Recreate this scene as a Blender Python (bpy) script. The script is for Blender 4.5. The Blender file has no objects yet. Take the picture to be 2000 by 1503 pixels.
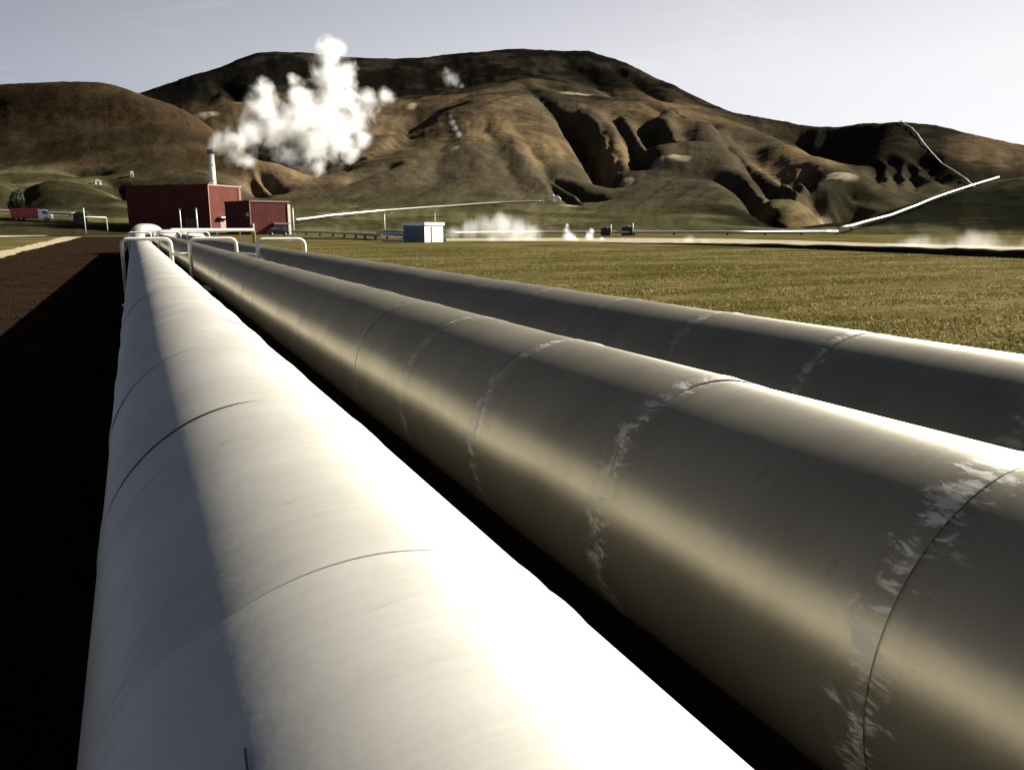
import bpy, bmesh, math, random
import numpy as np
from mathutils import Vector, Matrix
R = math.radians
random.seed(7); rng = np.random.default_rng(11)
scene = bpy.context.scene

# ------------------------------------------------------------------ camera
EYE = 1.84
PITCH, YAW, FPX = R(11.473), R(25.537), 1520.0
cam_d = bpy.data.cameras.new('camera'); cam = bpy.data.objects.new('camera', cam_d)
scene.collection.objects.link(cam); scene.camera = cam
cam.location = (0, 0, EYE); cam.rotation_euler = (R(90) - PITCH, 0, -YAW)
cam_d.sensor_width = 36; cam_d.lens = 36 * FPX / 2000
cam_d.clip_start = 0.05; cam_d.clip_end = 20000
# ------------------------------------------------------------------ light
SUN_AZ, SUN_EL = R(89), R(29.5)          # azimuth clockwise from +Y (the pipes' direction)
world = bpy.data.worlds.new('World'); scene.world = world; world.use_nodes = True
wn = world.node_tree; wn.nodes.clear()
def wnode(t, **k):
    n = wn.nodes.new(t)
    for a, b in k.items(): setattr(n, a, b)
    return n
sky = wnode('ShaderNodeTexSky', sky_type='NISHITA', sun_disc=False, sun_elevation=SUN_EL, sun_rotation=SUN_AZ,
            altitude=300, air_density=.15, dust_density=.6, ozone_density=1.0)
hsv = wnode('ShaderNodeHueSaturation'); hsv.inputs['Saturation'].default_value = 0.75
bg = wnode('ShaderNodeBackground'); bg.inputs['Strength'].default_value = 0.05
wo = wnode('ShaderNodeOutputWorld')
# thin cirrus, fixed to directions of the sky
tc = wnode('ShaderNodeTexCoord'); mp = wnode('ShaderNodeMapping'); mp.inputs['Scale'].default_value = (2.2, 2.2, 11)
nz = wnode('ShaderNodeTexNoise'); nz.inputs['Scale'].default_value = 1.6; nz.inputs['Detail'].default_value = 7; nz.inputs['Roughness'].default_value = .6
rp = wnode('ShaderNodeValToRGB'); rp.color_ramp.elements[0].position = .56; rp.color_ramp.elements[1].position = .8
mulc = wnode('ShaderNodeMath', operation='MULTIPLY'); mulc.inputs[1].default_value = .14
mixc = wnode('ShaderNodeMixRGB'); mixc.inputs[2].default_value = (11, 11, 11, 1)
wn.links.new(tc.outputs['Generated'], mp.inputs[0]); wn.links.new(mp.outputs[0], nz.inputs['Vector'])
wn.links.new(nz.outputs[0], rp.inputs[0]); wn.links.new(rp.outputs[0], mulc.inputs[0])
wn.links.new(sky.outputs[0], hsv.inputs['Color']); wn.links.new(hsv.outputs[0], mixc.inputs[1]); wn.links.new(mulc.outputs[0], mixc.inputs[0])
geo = wnode('ShaderNodeSeparateXYZ'); wn.links.new(tc.outputs['Generated'], geo.inputs[0])
def wm(op, a, b_, c_=None, clamp=False):
    n = wnode('ShaderNodeMath', operation=op); n.use_clamp = clamp
    for i_, v_ in enumerate((a, b_, c_)):
        if v_ is None: continue
        if isinstance(v_, (int, float)): n.inputs[i_].default_value = v_
        else: wn.links.new(v_, n.inputs[i_])
    return n.outputs[0]
low = wm('MULTIPLY_ADD', geo.outputs[2], -2.6, 1.45, True)          # thin haze veil near the horizon, denser on the sunny side
side = wm('MULTIPLY_ADD', geo.outputs[0], .62, .36, True)
veil = wnode('ShaderNodeMixRGB'); veil.inputs[2].default_value = (6.3, 6.25, 6.3, 1)
wn.links.new(wm('MULTIPLY', low, side), veil.inputs[0]); wn.links.new(mixc.outputs[0], veil.inputs[1])
wn.links.new(veil.outputs[0], bg.inputs[0]); wn.links.new(bg.outputs[0], wo.inputs[0])
sun_d = bpy.data.lights.new('sun', 'SUN'); sun_d.energy = 5.0; sun_d.angle = R(0.6); sun_d.color = (1, .93, .80)
sun = bpy.data.objects.new('sun', sun_d); scene.collection.objects.link(sun)
sdir = Vector((math.sin(SUN_AZ) * math.cos(SUN_EL), math.cos(SUN_AZ) * math.cos(SUN_EL), math.sin(SUN_EL)))
sun.rotation_euler = (-sdir).to_track_quat('-Z', 'Y').to_euler(); sun.location = (30, -10, 30)
vs = scene.view_settings
vs.view_transform = 'Standard'; vs.look = 'None'; vs.gamma = 1; vs.exposure = 1.7; vs.use_curve_mapping = False
cy = scene.cycles
cy.volume_bounces = 16; cy.max_bounces = 18; cy.volume_step_rate = 0.35; cy.volume_max_steps = 256
cy.sample_clamp_indirect = 8; cy.caustics_reflective = False; cy.caustics_refractive = False

# ------------------------------------------------------------------ helpers
CW, SW = math.cos(YAW), math.sin(YAW)
def raydir(px, py):
    x, y, z = px - 1000.0, py - 751.5, FPX
    c, s = math.cos(PITCH), math.sin(PITCH)
    f = z * c - y * s; u = -z * s - y * c
    return x * CW + f * SW, -x * SW + f * CW, u
def P(px, py, rho):
    """world point seen toward (px, py) of the photograph at the horizontal distance rho"""
    X, Y, Z = raydir(px, py); h = math.hypot(X, Y)
    return Vector((X / h * rho, Y / h * rho, EYE + Z / h * rho))
def pxsize(n, rho): return n / FPX * rho

def link(o, parent=None):
    scene.collection.objects.link(o)
    if parent is not None: o.parent = parent
    return o
def tag(o, label=None, cat=None, group=None, kind=None):
    if label: o['label'] = label
    if cat: o['category'] = cat
    if group: o['group'] = group
    if kind: o['kind'] = kind
    return o
def empty(name, loc=(0, 0, 0), rz=0.0):
    o = bpy.data.objects.new(name, None); o.location = loc; o.rotation_euler = (0, 0, rz); o.empty_display_size = .3
    return link(o)
def mesh_np(name, V, F, mat=None, parent=None, smooth=True, loc=None):
    me = bpy.data.meshes.new(name)
    V = np.asarray(V, np.float32); F = np.asarray(F, np.int32)
    k = F.shape[1]
    me.vertices.add(len(V)); me.vertices.foreach_set('co', V.ravel())
    me.loops.add(F.size); me.loops.foreach_set('vertex_index', F.ravel())
    me.polygons.add(len(F)); me.polygons.foreach_set('loop_start', np.arange(0, F.size, k, dtype=np.int32))
    me.polygons.foreach_set('loop_total', np.full(len(F), k, np.int32))
    me.polygons.foreach_set('use_smooth', np.full(len(F), smooth, bool))
    me.update(calc_edges=True)
    if mat: me.materials.append(mat)
    o = bpy.data.objects.new(name, me)
    if loc is not None: o.location = loc
    return link(o, parent)
def mesh_bm(name, bm, mat=None, parent=None, smooth=False, loc=None, rot=None):
    me = bpy.data.meshes.new(name); bmesh.ops.recalc_face_normals(bm, faces=bm.faces); bm.to_mesh(me); bm.free()
    if mat: me.materials.append(mat)
    if smooth:
        for p in me.polygons: p.use_smooth = True
    o = bpy.data.objects.new(name, me)
    if loc is not None: o.location = loc
    if rot is not None: o.rotation_euler = rot
    return link(o, parent)
def bm_box(bm, c, s, rz=0.0, bevel=0.0):
    m = Matrix.Translation(c) @ Matrix.Rotation(rz, 4, 'Z') @ Matrix.Diagonal((s[0], s[1], s[2], 1))
    r = bmesh.ops.create_cube(bm, size=1, matrix=m)
    if bevel:
        es = list({e for v in r['verts'] for e in v.link_edges})
        bmesh.ops.bevel(bm, geom=es, offset=bevel, segments=2, affect='EDGES', profile=.6)
def box(name, c, s, mat, parent=None, rz=0.0, bevel=0.0):
    bm = bmesh.new(); bm_box(bm, Vector(c), s, rz, bevel); return mesh_bm(name, bm, mat, parent)
def tube_vf(pts, rad, seg=12, cap=True):
    """swept tube through the points"""
    pts = [Vector(p) for p in pts]; n = len(pts); V = []; F = []
    up = Vector((0, 0, 1))
    prev = None
    for i, p in enumerate(pts):
        t = (pts[min(i + 1, n - 1)] - pts[max(i - 1, 0)]).normalized()
        if prev is None:
            a = t.cross(up)
            if a.length < 1e-3: a = t.cross(Vector((1, 0, 0)))
        else:
            a = prev - t * prev.dot(t)
            if a.length < 1e-4: a = t.cross(up)
        a.normalize(); b = t.cross(a).normalized(); prev = a
        rr = rad[i] if isinstance(rad, (list, tuple)) else rad
        for k in range(seg):
            w = 2 * math.pi * k / seg
            V.append(p + a * (rr * math.cos(w)) + b * (rr * math.sin(w)))
    for i in range(n - 1):
        for k in range(seg):
            k2 = (k + 1) % seg
            F.append((i * seg + k, i * seg + k2, (i + 1) * seg + k2, (i + 1) * seg + k))
    return V, F, n, seg
def tube(name, pts, rad, mat, parent=None, seg=12):
    V, F, n, s = tube_vf(pts, rad, seg)
    bm = bmesh.new(); vv = [bm.verts.new(v) for v in V]
    for f in F: bm.faces.new([vv[i] for i in f])
    bm.faces.new(vv[:s]); bm.faces.new(vv[-s:])
    return mesh_bm(name, bm, mat, parent, smooth=True)
def rounded(pts, r, k=5):
    """polyline with rounded corners"""
    pts = [Vector(p) for p in pts]; out = [pts[0]]
    for i in range(1, len(pts) - 1):
        a, b, c = pts[i - 1], pts[i], pts[i + 1]
        u = (a - b).normalized(); v = (c - b).normalized()
        rr = min(r, (a - b).length * .48, (c - b).length * .48)
        for j in range(k + 1):
            t = j / k
            out.append((b + u * rr) * (1 - t) ** 2 + b * 2 * t * (1 - t) + (b + v * rr) * t ** 2)
    out.append(pts[-1]); return out

# value noise, vectorised
def vnoise(x, y, seed=0):
    xi = np.floor(x).astype(np.int64); yi = np.floor(y).astype(np.int64); xf = x - xi; yf = y - yi
    def h(a, b):
        n = (a * 374761393 + b * 668265263 + seed * 1442695041) & 0xffffffff
        n = ((n ^ (n >> 13)) * 1274126177) & 0xffffffff
        return ((n ^ (n >> 16)) & 0xffff) / 65535.0
    u = xf * xf * xf * (xf * (xf * 6 - 15) + 10); v = yf * yf * yf * (yf * (yf * 6 - 15) + 10)
    return (h(xi, yi) * (1 - u) + h(xi + 1, yi) * u) * (1 - v) + (h(xi, yi + 1) * (1 - u) + h(xi + 1, yi + 1) * u) * v
def fbm(x, y, o=5, seed=0, ridged=False):
    s = np.zeros_like(x, float); a = .5
    for i in range(o):
        n = vnoise(x, y, seed + i)
        if ridged: n = 1 - np.abs(2 * n - 1)
        s += a * n; a *= .5; x = x * 2.03 + 17.1; y = y * 2.03 + 5.7
    return s

# ------------------------------------------------------------------ materials
def mat_new(name):
    m = bpy.data.materials.new(name); m.use_nodes = True
    nt = m.node_tree; b = nt.nodes['Principled BSDF']
    return m, nt, b
def N(nt, t, **k):
    n = nt.nodes.new(t)
    for a, v in k.items(): setattr(n, a, v)
    return n
def noise(nt, scale, detail=5, rough=.55, vec=None, dist=0.0):
    n = N(nt, 'ShaderNodeTexNoise'); n.inputs['Scale'].default_value = scale; n.inputs['Detail'].default_value = detail
    n.inputs['Roughness'].default_value = rough; n.inputs['Distortion'].default_value = dist
    if vec is not None: nt.links.new(vec, n.inputs['Vector'])
    return n
def ramp(nt, fac, stops):
    r = N(nt, 'ShaderNodeValToRGB'); e = r.color_ramp.elements
    e[0].position = stops[0][0]; e[0].color = (*stops[0][1], 1); e[1].position = stops[-1][0]; e[1].color = (*stops[-1][1], 1)
    for p, c in stops[1:-1]:
        q = e.new(p); q.color = (*c, 1)
    nt.links.new(fac, r.inputs[0]); return r
def bump(nt, b, h, strength=.3, dist=.02, prev=None):
    u = N(nt, 'ShaderNodeBump'); u.inputs['Strength'].default_value = strength; u.inputs['Distance'].default_value = dist
    nt.links.new(h, u.inputs['Height'])
    if prev is not None: nt.links.new(prev.outputs[0], u.inputs['Normal'])
    nt.links.new(u.outputs[0], b.inputs['Normal']); return u
def mathn(nt, op, a, b=None, clamp=False):
    n = N(nt, 'ShaderNodeMath', operation=op); n.use_clamp = clamp
    for i, v in enumerate((a, b)):
        if v is None: continue
        if isinstance(v, (int, float)): n.inputs[i].default_value = v
        else: nt.links.new(v, n.inputs[i])
    return n.outputs[0]
def mapping(nt, vec, scale):
    m = N(nt, 'ShaderNodeMapping'); m.inputs['Scale'].default_value = scale; nt.links.new(vec, m.inputs[0]); return m.outputs[0]
def simple(name, col, rough=.6, metal=0.0, var=.25, scale=3.0, bumpk=.15):
    m, nt, b = mat_new(name); t = N(nt, 'ShaderNodeTexCoord')
    n = noise(nt, scale, 6, .6, t.outputs['Object'])
    r = ramp(nt, n.outputs[0], [(.3, tuple(c * (1 - var) for c in col)), (.7, tuple(min(1, c * (1 + var)) for c in col))])
    nt.links.new(r.outputs[0], b.inputs['Base Color']); b.inputs['Roughness'].default_value = rough; b.inputs['Metallic'].default_value = metal
    if bumpk:
        n2 = noise(nt, scale * 8, 4, .6, t.outputs['Object']); bump(nt, b, n2.outputs[0], bumpk, .02)
    return m

def cladding(name, base, marks, metal, rough, lim):
    m, nt, b = mat_new(name); t = N(nt, 'ShaderNodeTexCoord'); oi = N(nt, 'ShaderNodeObjectInfo')
    off = N(nt, 'ShaderNodeVectorMath', operation='ADD'); cx = N(nt, 'ShaderNodeCombineXYZ')
    rr = mathn(nt, 'MULTIPLY', oi.outputs['Random'], 37.0); nt.links.new(rr, cx.inputs[0]); nt.links.new(rr, cx.inputs[2])
    nt.links.new(t.outputs['Object'], off.inputs[0]); nt.links.new(cx.outputs[0], off.inputs[1]); v = off.outputs[0]
    # rolling streaks round the girth
    st = noise(nt, 1.0, 5, .7, mapping(nt, v, (1.3, 70, 1.3)))
    st2 = noise(nt, 1.0, 3, .6, mapping(nt, v, (.8, 9, .8)))
    blot = noise(nt, 2.2, 6, .62, v)
    c1 = ramp(nt, st.outputs[0], [(.28, tuple(x * .91 for x in base)), (.72, base)])
    c2 = ramp(nt, blot.outputs[0], [(.30, (.80, .79, .76)), (.62, (1, 1, 1))])
    mul = N(nt, 'ShaderNodeMixRGB', blend_type='MULTIPLY'); mul.inputs[0].default_value = .8
    nt.links.new(c1.outputs[0], mul.inputs[1]); nt.links.new(c2.outputs[0], mul.inputs[2])
    c3 = ramp(nt, st2.outputs[0], [(.3, (.94, .94, .93)), (.65, (1, 1, 1))])
    mul2 = N(nt, 'ShaderNodeMixRGB', blend_type='MULTIPLY'); mul2.inputs[0].default_value = 1
    nt.links.new(mul.outputs[0], mul2.inputs[1]); nt.links.new(c3.outputs[0], mul2.inputs[2]); col = mul2.outputs[0]
    # dark scuffs
    sc = noise(nt, 1.0, 4, .6, mapping(nt, v, (5, 26, 5)), 0.6)
    scr = ramp(nt, sc.outputs[0], [(.655, (0, 0, 0)), (.72, (1, 1, 1))])
    ms = N(nt, 'ShaderNodeMixRGB'); ms.inputs[2].default_value = (.16, .14, .11, 1)
    nt.links.new(mathn(nt, 'MULTIPLY', scr.outputs[0], .35), ms.inputs[0]); nt.links.new(col, ms.inputs[1]); col = ms.outputs[0]
    # white flaking oxide beside the seams
    sep = N(nt, 'ShaderNodeSeparateXYZ'); nt.links.new(t.outputs['Object'], sep.inputs[0])
    yy = sep.outputs[1]
    d = mathn(nt, 'MINIMUM', mathn(nt, 'MULTIPLY', mathn(nt, 'ABSOLUTE', yy), 1.0), mathn(nt, 'ABSOLUTE', mathn(nt, 'SUBTRACT', yy, lim)))
    fl = noise(nt, 1.0, 6, .75, mapping(nt, v, (26, 11, 26)), 0.7)
    amt = mathn(nt, 'MULTIPLY_ADD', oi.outputs['Random'], .5); nt.nodes[-1].inputs[2].default_value = .75
    q = mathn(nt, 'SUBTRACT', fl.outputs[0], mathn(nt, 'MULTIPLY', d, 1.6))
    q = mathn(nt, 'MULTIPLY', q, 1.0)
    qr = ramp(nt, q, [(.455, (0, 0, 0)), (.56, (1, 1, 1))])
    oc = N(nt, 'ShaderNodeSeparateColor'); nt.links.new(oi.outputs['Color'], oc.inputs[0])
    mk = mathn(nt, 'MULTIPLY', mathn(nt, 'MULTIPLY', qr.outputs[0], mathn(nt, 'MULTIPLY', amt, oc.outputs[0]), True), marks)
    mw = N(nt, 'ShaderNodeMixRGB'); mw.inputs[2].default_value = (.50, .50, .48, 1)
    nt.links.new(mk, mw.inputs[0]); nt.links.new(col, mw.inputs[1])
    nt.links.new(mw.outputs[0], b.inputs['Base Color'])
    nt.links.new(mathn(nt, 'MULTIPLY', mathn(nt, 'SUBTRACT', 1.0, mk), metal), b.inputs['Metallic'])
    ro = mathn(nt, 'ADD', mathn(nt, 'MULTIPLY', st.outputs[0], .12), rough)
    ro = mathn(nt, 'ADD', ro, mathn(nt, 'MULTIPLY', mk, .3)); nt.links.new(ro, b.inputs['Roughness'])
    b.inputs['Specular IOR Level'].default_value = .2
    tg = N(nt, 'ShaderNodeTangent', direction_type='RADIAL', axis='Y'); nt.links.new(tg.outputs[0], b.inputs['Tangent'])
    b.inputs['Anisotropic'].default_value = .95 if marks else .8; b.inputs['Anisotropic Rotation'].default_value = .25
    u = bump(nt, b, st.outputs[0], .05 if marks == 0 else .10, .002)
    bump(nt, b, blot.outputs[0], .12, .02, u)
    return m

M = {}
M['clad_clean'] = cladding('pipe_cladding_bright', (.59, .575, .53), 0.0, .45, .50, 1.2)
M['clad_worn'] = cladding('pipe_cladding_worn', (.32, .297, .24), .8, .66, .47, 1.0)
M['clad_far'] = simple('galvanised_far', (.42, .41, .38), .4, .6, .12, .5, .0)
M['paint_white'] = simple('white_paint', (.62, .60, .53), .45, 0, .12, 6, .05)
M['dark_metal'] = simple('dark_metal', (.05, .05, .055), .5, .3)
M['concrete'] = simple('concrete', (.33, .31, .27), .9)

def corrugated(name, col, axis_scale=6.0):
    m, nt, b = mat_new(name); t = N(nt, 'ShaderNodeTexCoord')
    n = noise(nt, .35, 6, .65, t.outputs['Object']); n2 = noise(nt, 6, 5, .7, t.outputs['Object'])
    r = ramp(nt, n.outputs[0], [(.3, tuple(c * .75 for c in col)), (.7, tuple(c * 1.2 for c in col))])
    r2 = ramp(nt, n2.outputs[0], [(.3, (.75, .75, .75)), (.7, (1, 1, 1))])
    mm = N(nt, 'ShaderNodeMixRGB', blend_type='MULTIPLY'); mm.inputs[0].default_value = .7
    nt.links.new(r.outputs[0], mm.inputs[1]); nt.links.new(r2.outputs[0], mm.inputs[2]); nt.links.new(mm.outputs[0], b.inputs['Base Color'])
    b.inputs['Roughness'].default_value = .8; b.inputs['Specular IOR Level'].default_value = .15
    return m
M['red_wall'] = corrugated('red_cladding', (.095, .022, .017))
M['dark_red'] = corrugated('dark_cladding', (.05, .022, .022))
M['pink_trim'] = simple('pale_trim', (.24, .13, .11), .6)
M['glass_dark'] = simple('dark_glass', (.02, .025, .03), .12, 0, .2, 2, 0)
M['red_paint'] = simple('red_paint', (.34, .03, .02), .35, 0, .15)
M['white_body'] = simple('white_body', (.78, .78, .76), .35, 0, .05)
M['rubber'] = simple('rubber', (.02, .02, .02), .85)
M['dark_green'] = simple('dark_green_paint', (.02, .028, .022), .7)
M['blue_grey'] = simple('blue_grey_cladding', (.10, .14, .19), .7, 0, .1)  # shade on the hut's left wall, put into the colour
M['roof_grey'] = simple('roof_sheet', (.42, .40, .36), .6)
M['leaf'] = simple('dark_leaf', (.010, .013, .006), .95, 0, .4)
M['bark'] = simple('bark', (.06, .045, .03), .9)

def ground_mat():
    m, nt, b = mat_new('meadow_and_gravel'); t = N(nt, 'ShaderNodeTexCoord'); P_ = t.outputs['Object']
    n1 = noise(nt, .16, 7, .65, mapping(nt, P_, (.45, 1.6, 1))); n2 = noise(nt, 1.3, 8, .72, P_); n3 = noise(nt, 9, 5, .75, P_)
    g1 = ramp(nt, n1.outputs[0], [(.30, (.030, .030, .009)), (.45, (.052, .048, .015)), (.56, (.10, .083, .040)), (.72, (.17, .138, .070))])
    g2 = ramp(nt, n2.outputs[0], [(.30, (.62, .68, .55)), (.50, (.95, .95, .85)), (.68, (1.2, 1.12, .95))])
    a = N(nt, 'ShaderNodeMixRGB', blend_type='MULTIPLY'); a.inputs[0].default_value = .9
    nt.links.new(g1.outputs[0], a.inputs[1]); nt.links.new(g2.outputs[0], a.inputs[2])
    g3 = ramp(nt, n3.outputs[0], [(.32, (.75, .75, .75)), (.6, (1.05, 1.05, 1.05))])
    c = N(nt, 'ShaderNodeMixRGB', blend_type='MULTIPLY'); c.inputs[0].default_value = .8
    nt.links.new(a.outputs[0], c.inputs[1]); nt.links.new(g3.outputs[0], c.inputs[2])
    nt.links.new(c.outputs[0], b.inputs['Base Color']); b.inputs['Roughness'].default_value = .95
    b.inputs['Specular IOR Level'].default_value = 0
    u = bump(nt, b, n2.outputs[0], .25, .06); bump(nt, b, n3.outputs[0], .2, .02, u)
    return m
def soil_mat(name, lo, hi, sc=3.0):
    m, nt, b = mat_new(name); t = N(nt, 'ShaderNodeTexCoord'); P_ = t.outputs['Object']
    n1 = noise(nt, .5, 7, .65, P_); n2 = noise(nt, sc * 5, 6, .75, P_)
    g1 = ramp(nt, n1.outputs[0], [(.3, lo), (.7, hi)]); g2 = ramp(nt, n2.outputs[0], [(.3, (.45, .45, .45)), (.65, (1.2, 1.15, 1.1))])
    a = N(nt, 'ShaderNodeMixRGB', blend_type='MULTIPLY'); a.inputs[0].default_value = .9
    nt.links.new(g1.outputs[0], a.inputs[1]); nt.links.new(g2.outputs[0], a.inputs[2]); nt.links.new(a.outputs[0], b.inputs['Base Color'])
    b.inputs['Roughness'].default_value = .7; b.inputs['Specular IOR Level'].default_value = 0
    bump(nt, b, n2.outputs[0], .8, .04)
    return m
M['ground'] = ground_mat()
M['lava'] = soil_mat('dark_lava_gravel', (.010, .007, .0045), (.024, .015, .010))
M['verge'] = soil_mat('pale_verge', (.22, .18, .11), (.42, .36, .26), 1.0)
M['track'] = soil_mat('pale_track', (.22, .20, .15), (.38, .35, .28), 1.0)
M['dark_soil'] = soil_mat('dark_soil', (.012, .012, .010), (.03, .027, .02), 1.0)

# ------------------------------------------------------------------ ground
def strip(name, left, right, z, mat, kind='structure', parent=None, jitter=0.0, sub=1):
    """sheet between two polylines of (x, y)"""
    V = []; F = []
    n = len(left)
    for i in range(n):
        for k in range(sub + 1):
            t = k / sub
            V.append((left[i][0] * (1 - t) + right[i][0] * t, left[i][1] * (1 - t) + right[i][1] * t, z))
    for i in range(n - 1):
        for k in range(sub):
            a = i * (sub + 1) + k
            F.append((a, a + 1, a + sub + 2, a + sub + 1))
    o = mesh_np(name, V, F, mat, parent)
    if o.data.polygons[0].normal.z < 0: o.data.flip_normals()
    if kind: o['kind'] = kind
    return o
V = [(0, 0, 0)]; F = []
rad = [6, 14, 30, 60, 120, 240, 500, 1000, 2500, 6000, 15000]; NS = 96
V = []
for r_ in rad:
    for k in range(NS): V.append((r_ * math.cos(2 * math.pi * k / NS), r_ * math.sin(2 * math.pi * k / NS), 0))
for i in range(len(rad) - 1):
    for k in range(NS):
        F.append((i * NS + k, (i + 1) * NS + k, (i + 1) * NS + (k + 1) % NS, i * NS + (k + 1) % NS))
c0 = len(V); V.append((0, 0, 0)); me = bpy.data.meshes.new('ground')
me.from_pydata(V, [], F + [(c0, k, (k + 1) % NS) for k in range(NS)]); me.materials.append(M['ground'])
g = link(bpy.data.objects.new('ground', me)); g['kind'] = 'structure'
ys = np.concatenate([np.linspace(-12, 60, 120), np.linspace(62, 170, 60)])
wob = lambda y, a, s: a * (vnoise(np.array([y * .35]), np.array([0.0]), s)[0] - .5) + a * .6 * (vnoise(np.array([y * 1.7]), np.array([0.0]), s + 3)[0] - .5)
LB = [(-6.75 - .012 * max(y, 0) + wob(y, .35, 5), y) for y in ys]
RB = [(4.55 + wob(y, .5, 9), y) for y in ys]
strip('gravel_bed', LB, RB, .004, M['lava'])
LV = [(p[0] - .55 - .014 * max(p[1], 0) + wob(p[1], .5, 21), p[1]) for p in LB]
strip('path', LV, [(p[0] + .03, p[1]) for p in LB], .008, M['verge'])

# ------------------------------------------------------------------ hills (one height field from ridge, slope and gully lines)
KF = []
K = []   # control points x, y, z
def line(pts, step=6.0, dz=0.0):
    if step == 15.0:
        q = [P(*p) + Vector((0, 0, dz * min(1, .1 + 1.6 * k_ / (len(pts) - 1)))) for k_, p in enumerate(pts)]
        for a, b in zip(q[:-1], q[1:]):
            n = max(1, int((b - a).length / 3.2))
            for i in range(n): KF.append(tuple(a.lerp(b, i / n)))
        return
    q = [P(*p) + Vector((0, 0, dz)) for p in pts]
    for a, b in zip(q[:-1], q[1:]):
        n = max(1, int((b - a).length / (min(step, 9.0) * (.5 + a.length / 700))))
        for i in range(n): K.append(tuple(a.lerp(b, i / n)))
    K.append(tuple(q[-1]))
def back(pts, dr, f):
    for (px, py, r_) in pts:
        p = P(px, py, r_); h = math.hypot(p.x, p.y); s = (h + dr) / h
        K.append((p.x * s, p.y * s, p.z * f))
crest = [(-700, 330, 900), (-300, 280, 950), (60, 235, 1000), (280, 181, 1030), (351, 156, 1060), (404, 144, 1080), (466, 116, 1100), (500, 101, 1100), (545, 103, 1110), (600, 107, 1130), (655, 114, 1150), (714, 119, 1150), (776, 114, 1150), (820, 113, 1150), (869, 106, 1150), (912, 100, 1150), (948, 103, 1150), (985, 98, 1150), (1025, 95, 1150), (1060, 98, 1150), (1100, 99, 1140), (1155, 98, 1130), (1195, 112, 1110), (1250, 136, 1080), (1317, 168, 1030), (1385, 200, 980), (1452, 224, 940), (1500, 234, 910), (1565, 243, 880), (1610, 247, 850), (1670, 245, 800), (1740, 242, 770), (1790, 245, 750), (1840, 252, 740), (1900, 272, 730), (1940, 284, 730), (2000, 288, 740), (2200, 320, 720), (2600, 380, 650), (3200, 410, 600)]
line(crest, 22)
back(crest, 160, .80); back(crest, 420, .35); back(crest, 1000, .03)
hill_l = [(-1100, 300, 1050), (-600, 250, 1000), (-300, 215, 920), (-120, 180, 780), (0, 166, 735), (60, 162, 715), (120, 161, 695), (180, 163, 675), (230, 167, 650), (280, 184, 625), (342, 203, 585), (382, 226, 570), (429, 260, 550), (470, 297, 535), (510, 330, 520)]
line(hill_l); back(hill_l, 60, .86); back(hill_l, 170, .45)
line([(-500, 335, 640), (0, 320, 520), (150, 319, 487), (300, 323, 460), (400, 335, 440), (450, 352, 430)], 25)
line([(-300, 275, 800), (0, 235, 622), (150, 235, 585), (300, 248, 545), (390, 280, 515)], 30)
line([(-300, 310, 700), (0, 285, 565), (150, 282, 530), (300, 292, 492), (400, 310, 480)], 30)
line([(-500, 372, 380), (0, 340, 400), (60, 352, 350), (115, 344, 345), (165, 358, 345), (210, 374, 350), (245, 385, 350)], 14)
line([(0, 356, 395), (80, 372, 395), (150, 372, 395), (240, 372, 390), (330, 366, 395), (420, 362, 400)], 20, -4)
line([(-900, 420, 262), (0, 421, 262), (115, 423, 262), (240, 428, 262), (350, 430, 262), (500, 432, 262)], 12)
for px in range(-1300, 3400, 55): K.append(tuple(P(px, 0, 205).xy) + (-.3,)); K.append(tuple(P(px, 0, 180).xy) + (-.9,)); K.append(tuple(P(px, 0, 150).xy) + (-1.6,))
# small hill behind the chimney
line([(470, 300, 500), (500, 307, 480), (528, 311, 470), (560, 330, 450), (592, 352, 430), (620, 368, 415)])
line([(462, 345, 450), (490, 360, 430), (520, 385, 400)], 14)
line([(540, 300, 560), (600, 345, 490), (640, 352, 480), (680, 335, 520), (740, 290, 590), (800, 262, 650), (850, 235, 730)], 18, -12)   # gully behind the big spur
# mountain, left part
line([(330, 222, 800), (405, 207, 820), (480, 200, 840), (560, 200, 860), (620, 205, 860)], 25)
line([(382, 240, 760), (450, 245, 770), (540, 260, 760)], 25)
line([(470, 150, 1000), (600, 155, 1010), (700, 165, 1010)], 30)
line([(650, 300, 620), (700, 262, 680), (760, 232, 760), (800, 205, 800), (815, 200, 810)], 16)
line([(700, 180, 960), (780, 182, 960), (850, 175, 970), (900, 160, 1000)], 20, -6)
line([(720, 150, 1050), (790, 147, 1050), (857, 143, 1060)], 20, 4)
# big brown spur
line([(480, 410, 380), (509, 392, 400), (544, 367, 420), (621, 345, 460), (668, 323, 500), (714, 283, 560), (760, 257, 620), (838, 226, 690), (900, 200, 760), (960, 172, 860), (1043, 152, 930)])
line([(600, 408, 350), (700, 404, 345), (800, 400, 340), (900, 396, 340), (1000, 393, 340), (1080, 398, 335)], 18)
line([(650, 375, 410), (740, 340, 450), (850, 300, 510), (940, 262, 590), (1000, 225, 680), (1030, 190, 770)], 24, 3)
line([(800, 370, 400), (900, 335, 440), (980, 300, 490), (1030, 260, 570)], 24, 2)
line([(950, 375, 380), (1020, 345, 420), (1070, 310, 470)], 24, 2)
E1 = [(1043, 172, 860), (1052, 195, 790), (1072, 218, 720), (1095, 250, 640), (1124, 287, 555), (1151, 330, 470), (1173, 366, 410), (1165, 380, 392), (1140, 396, 365), (1112, 408, 345)]
line(E1)
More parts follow.
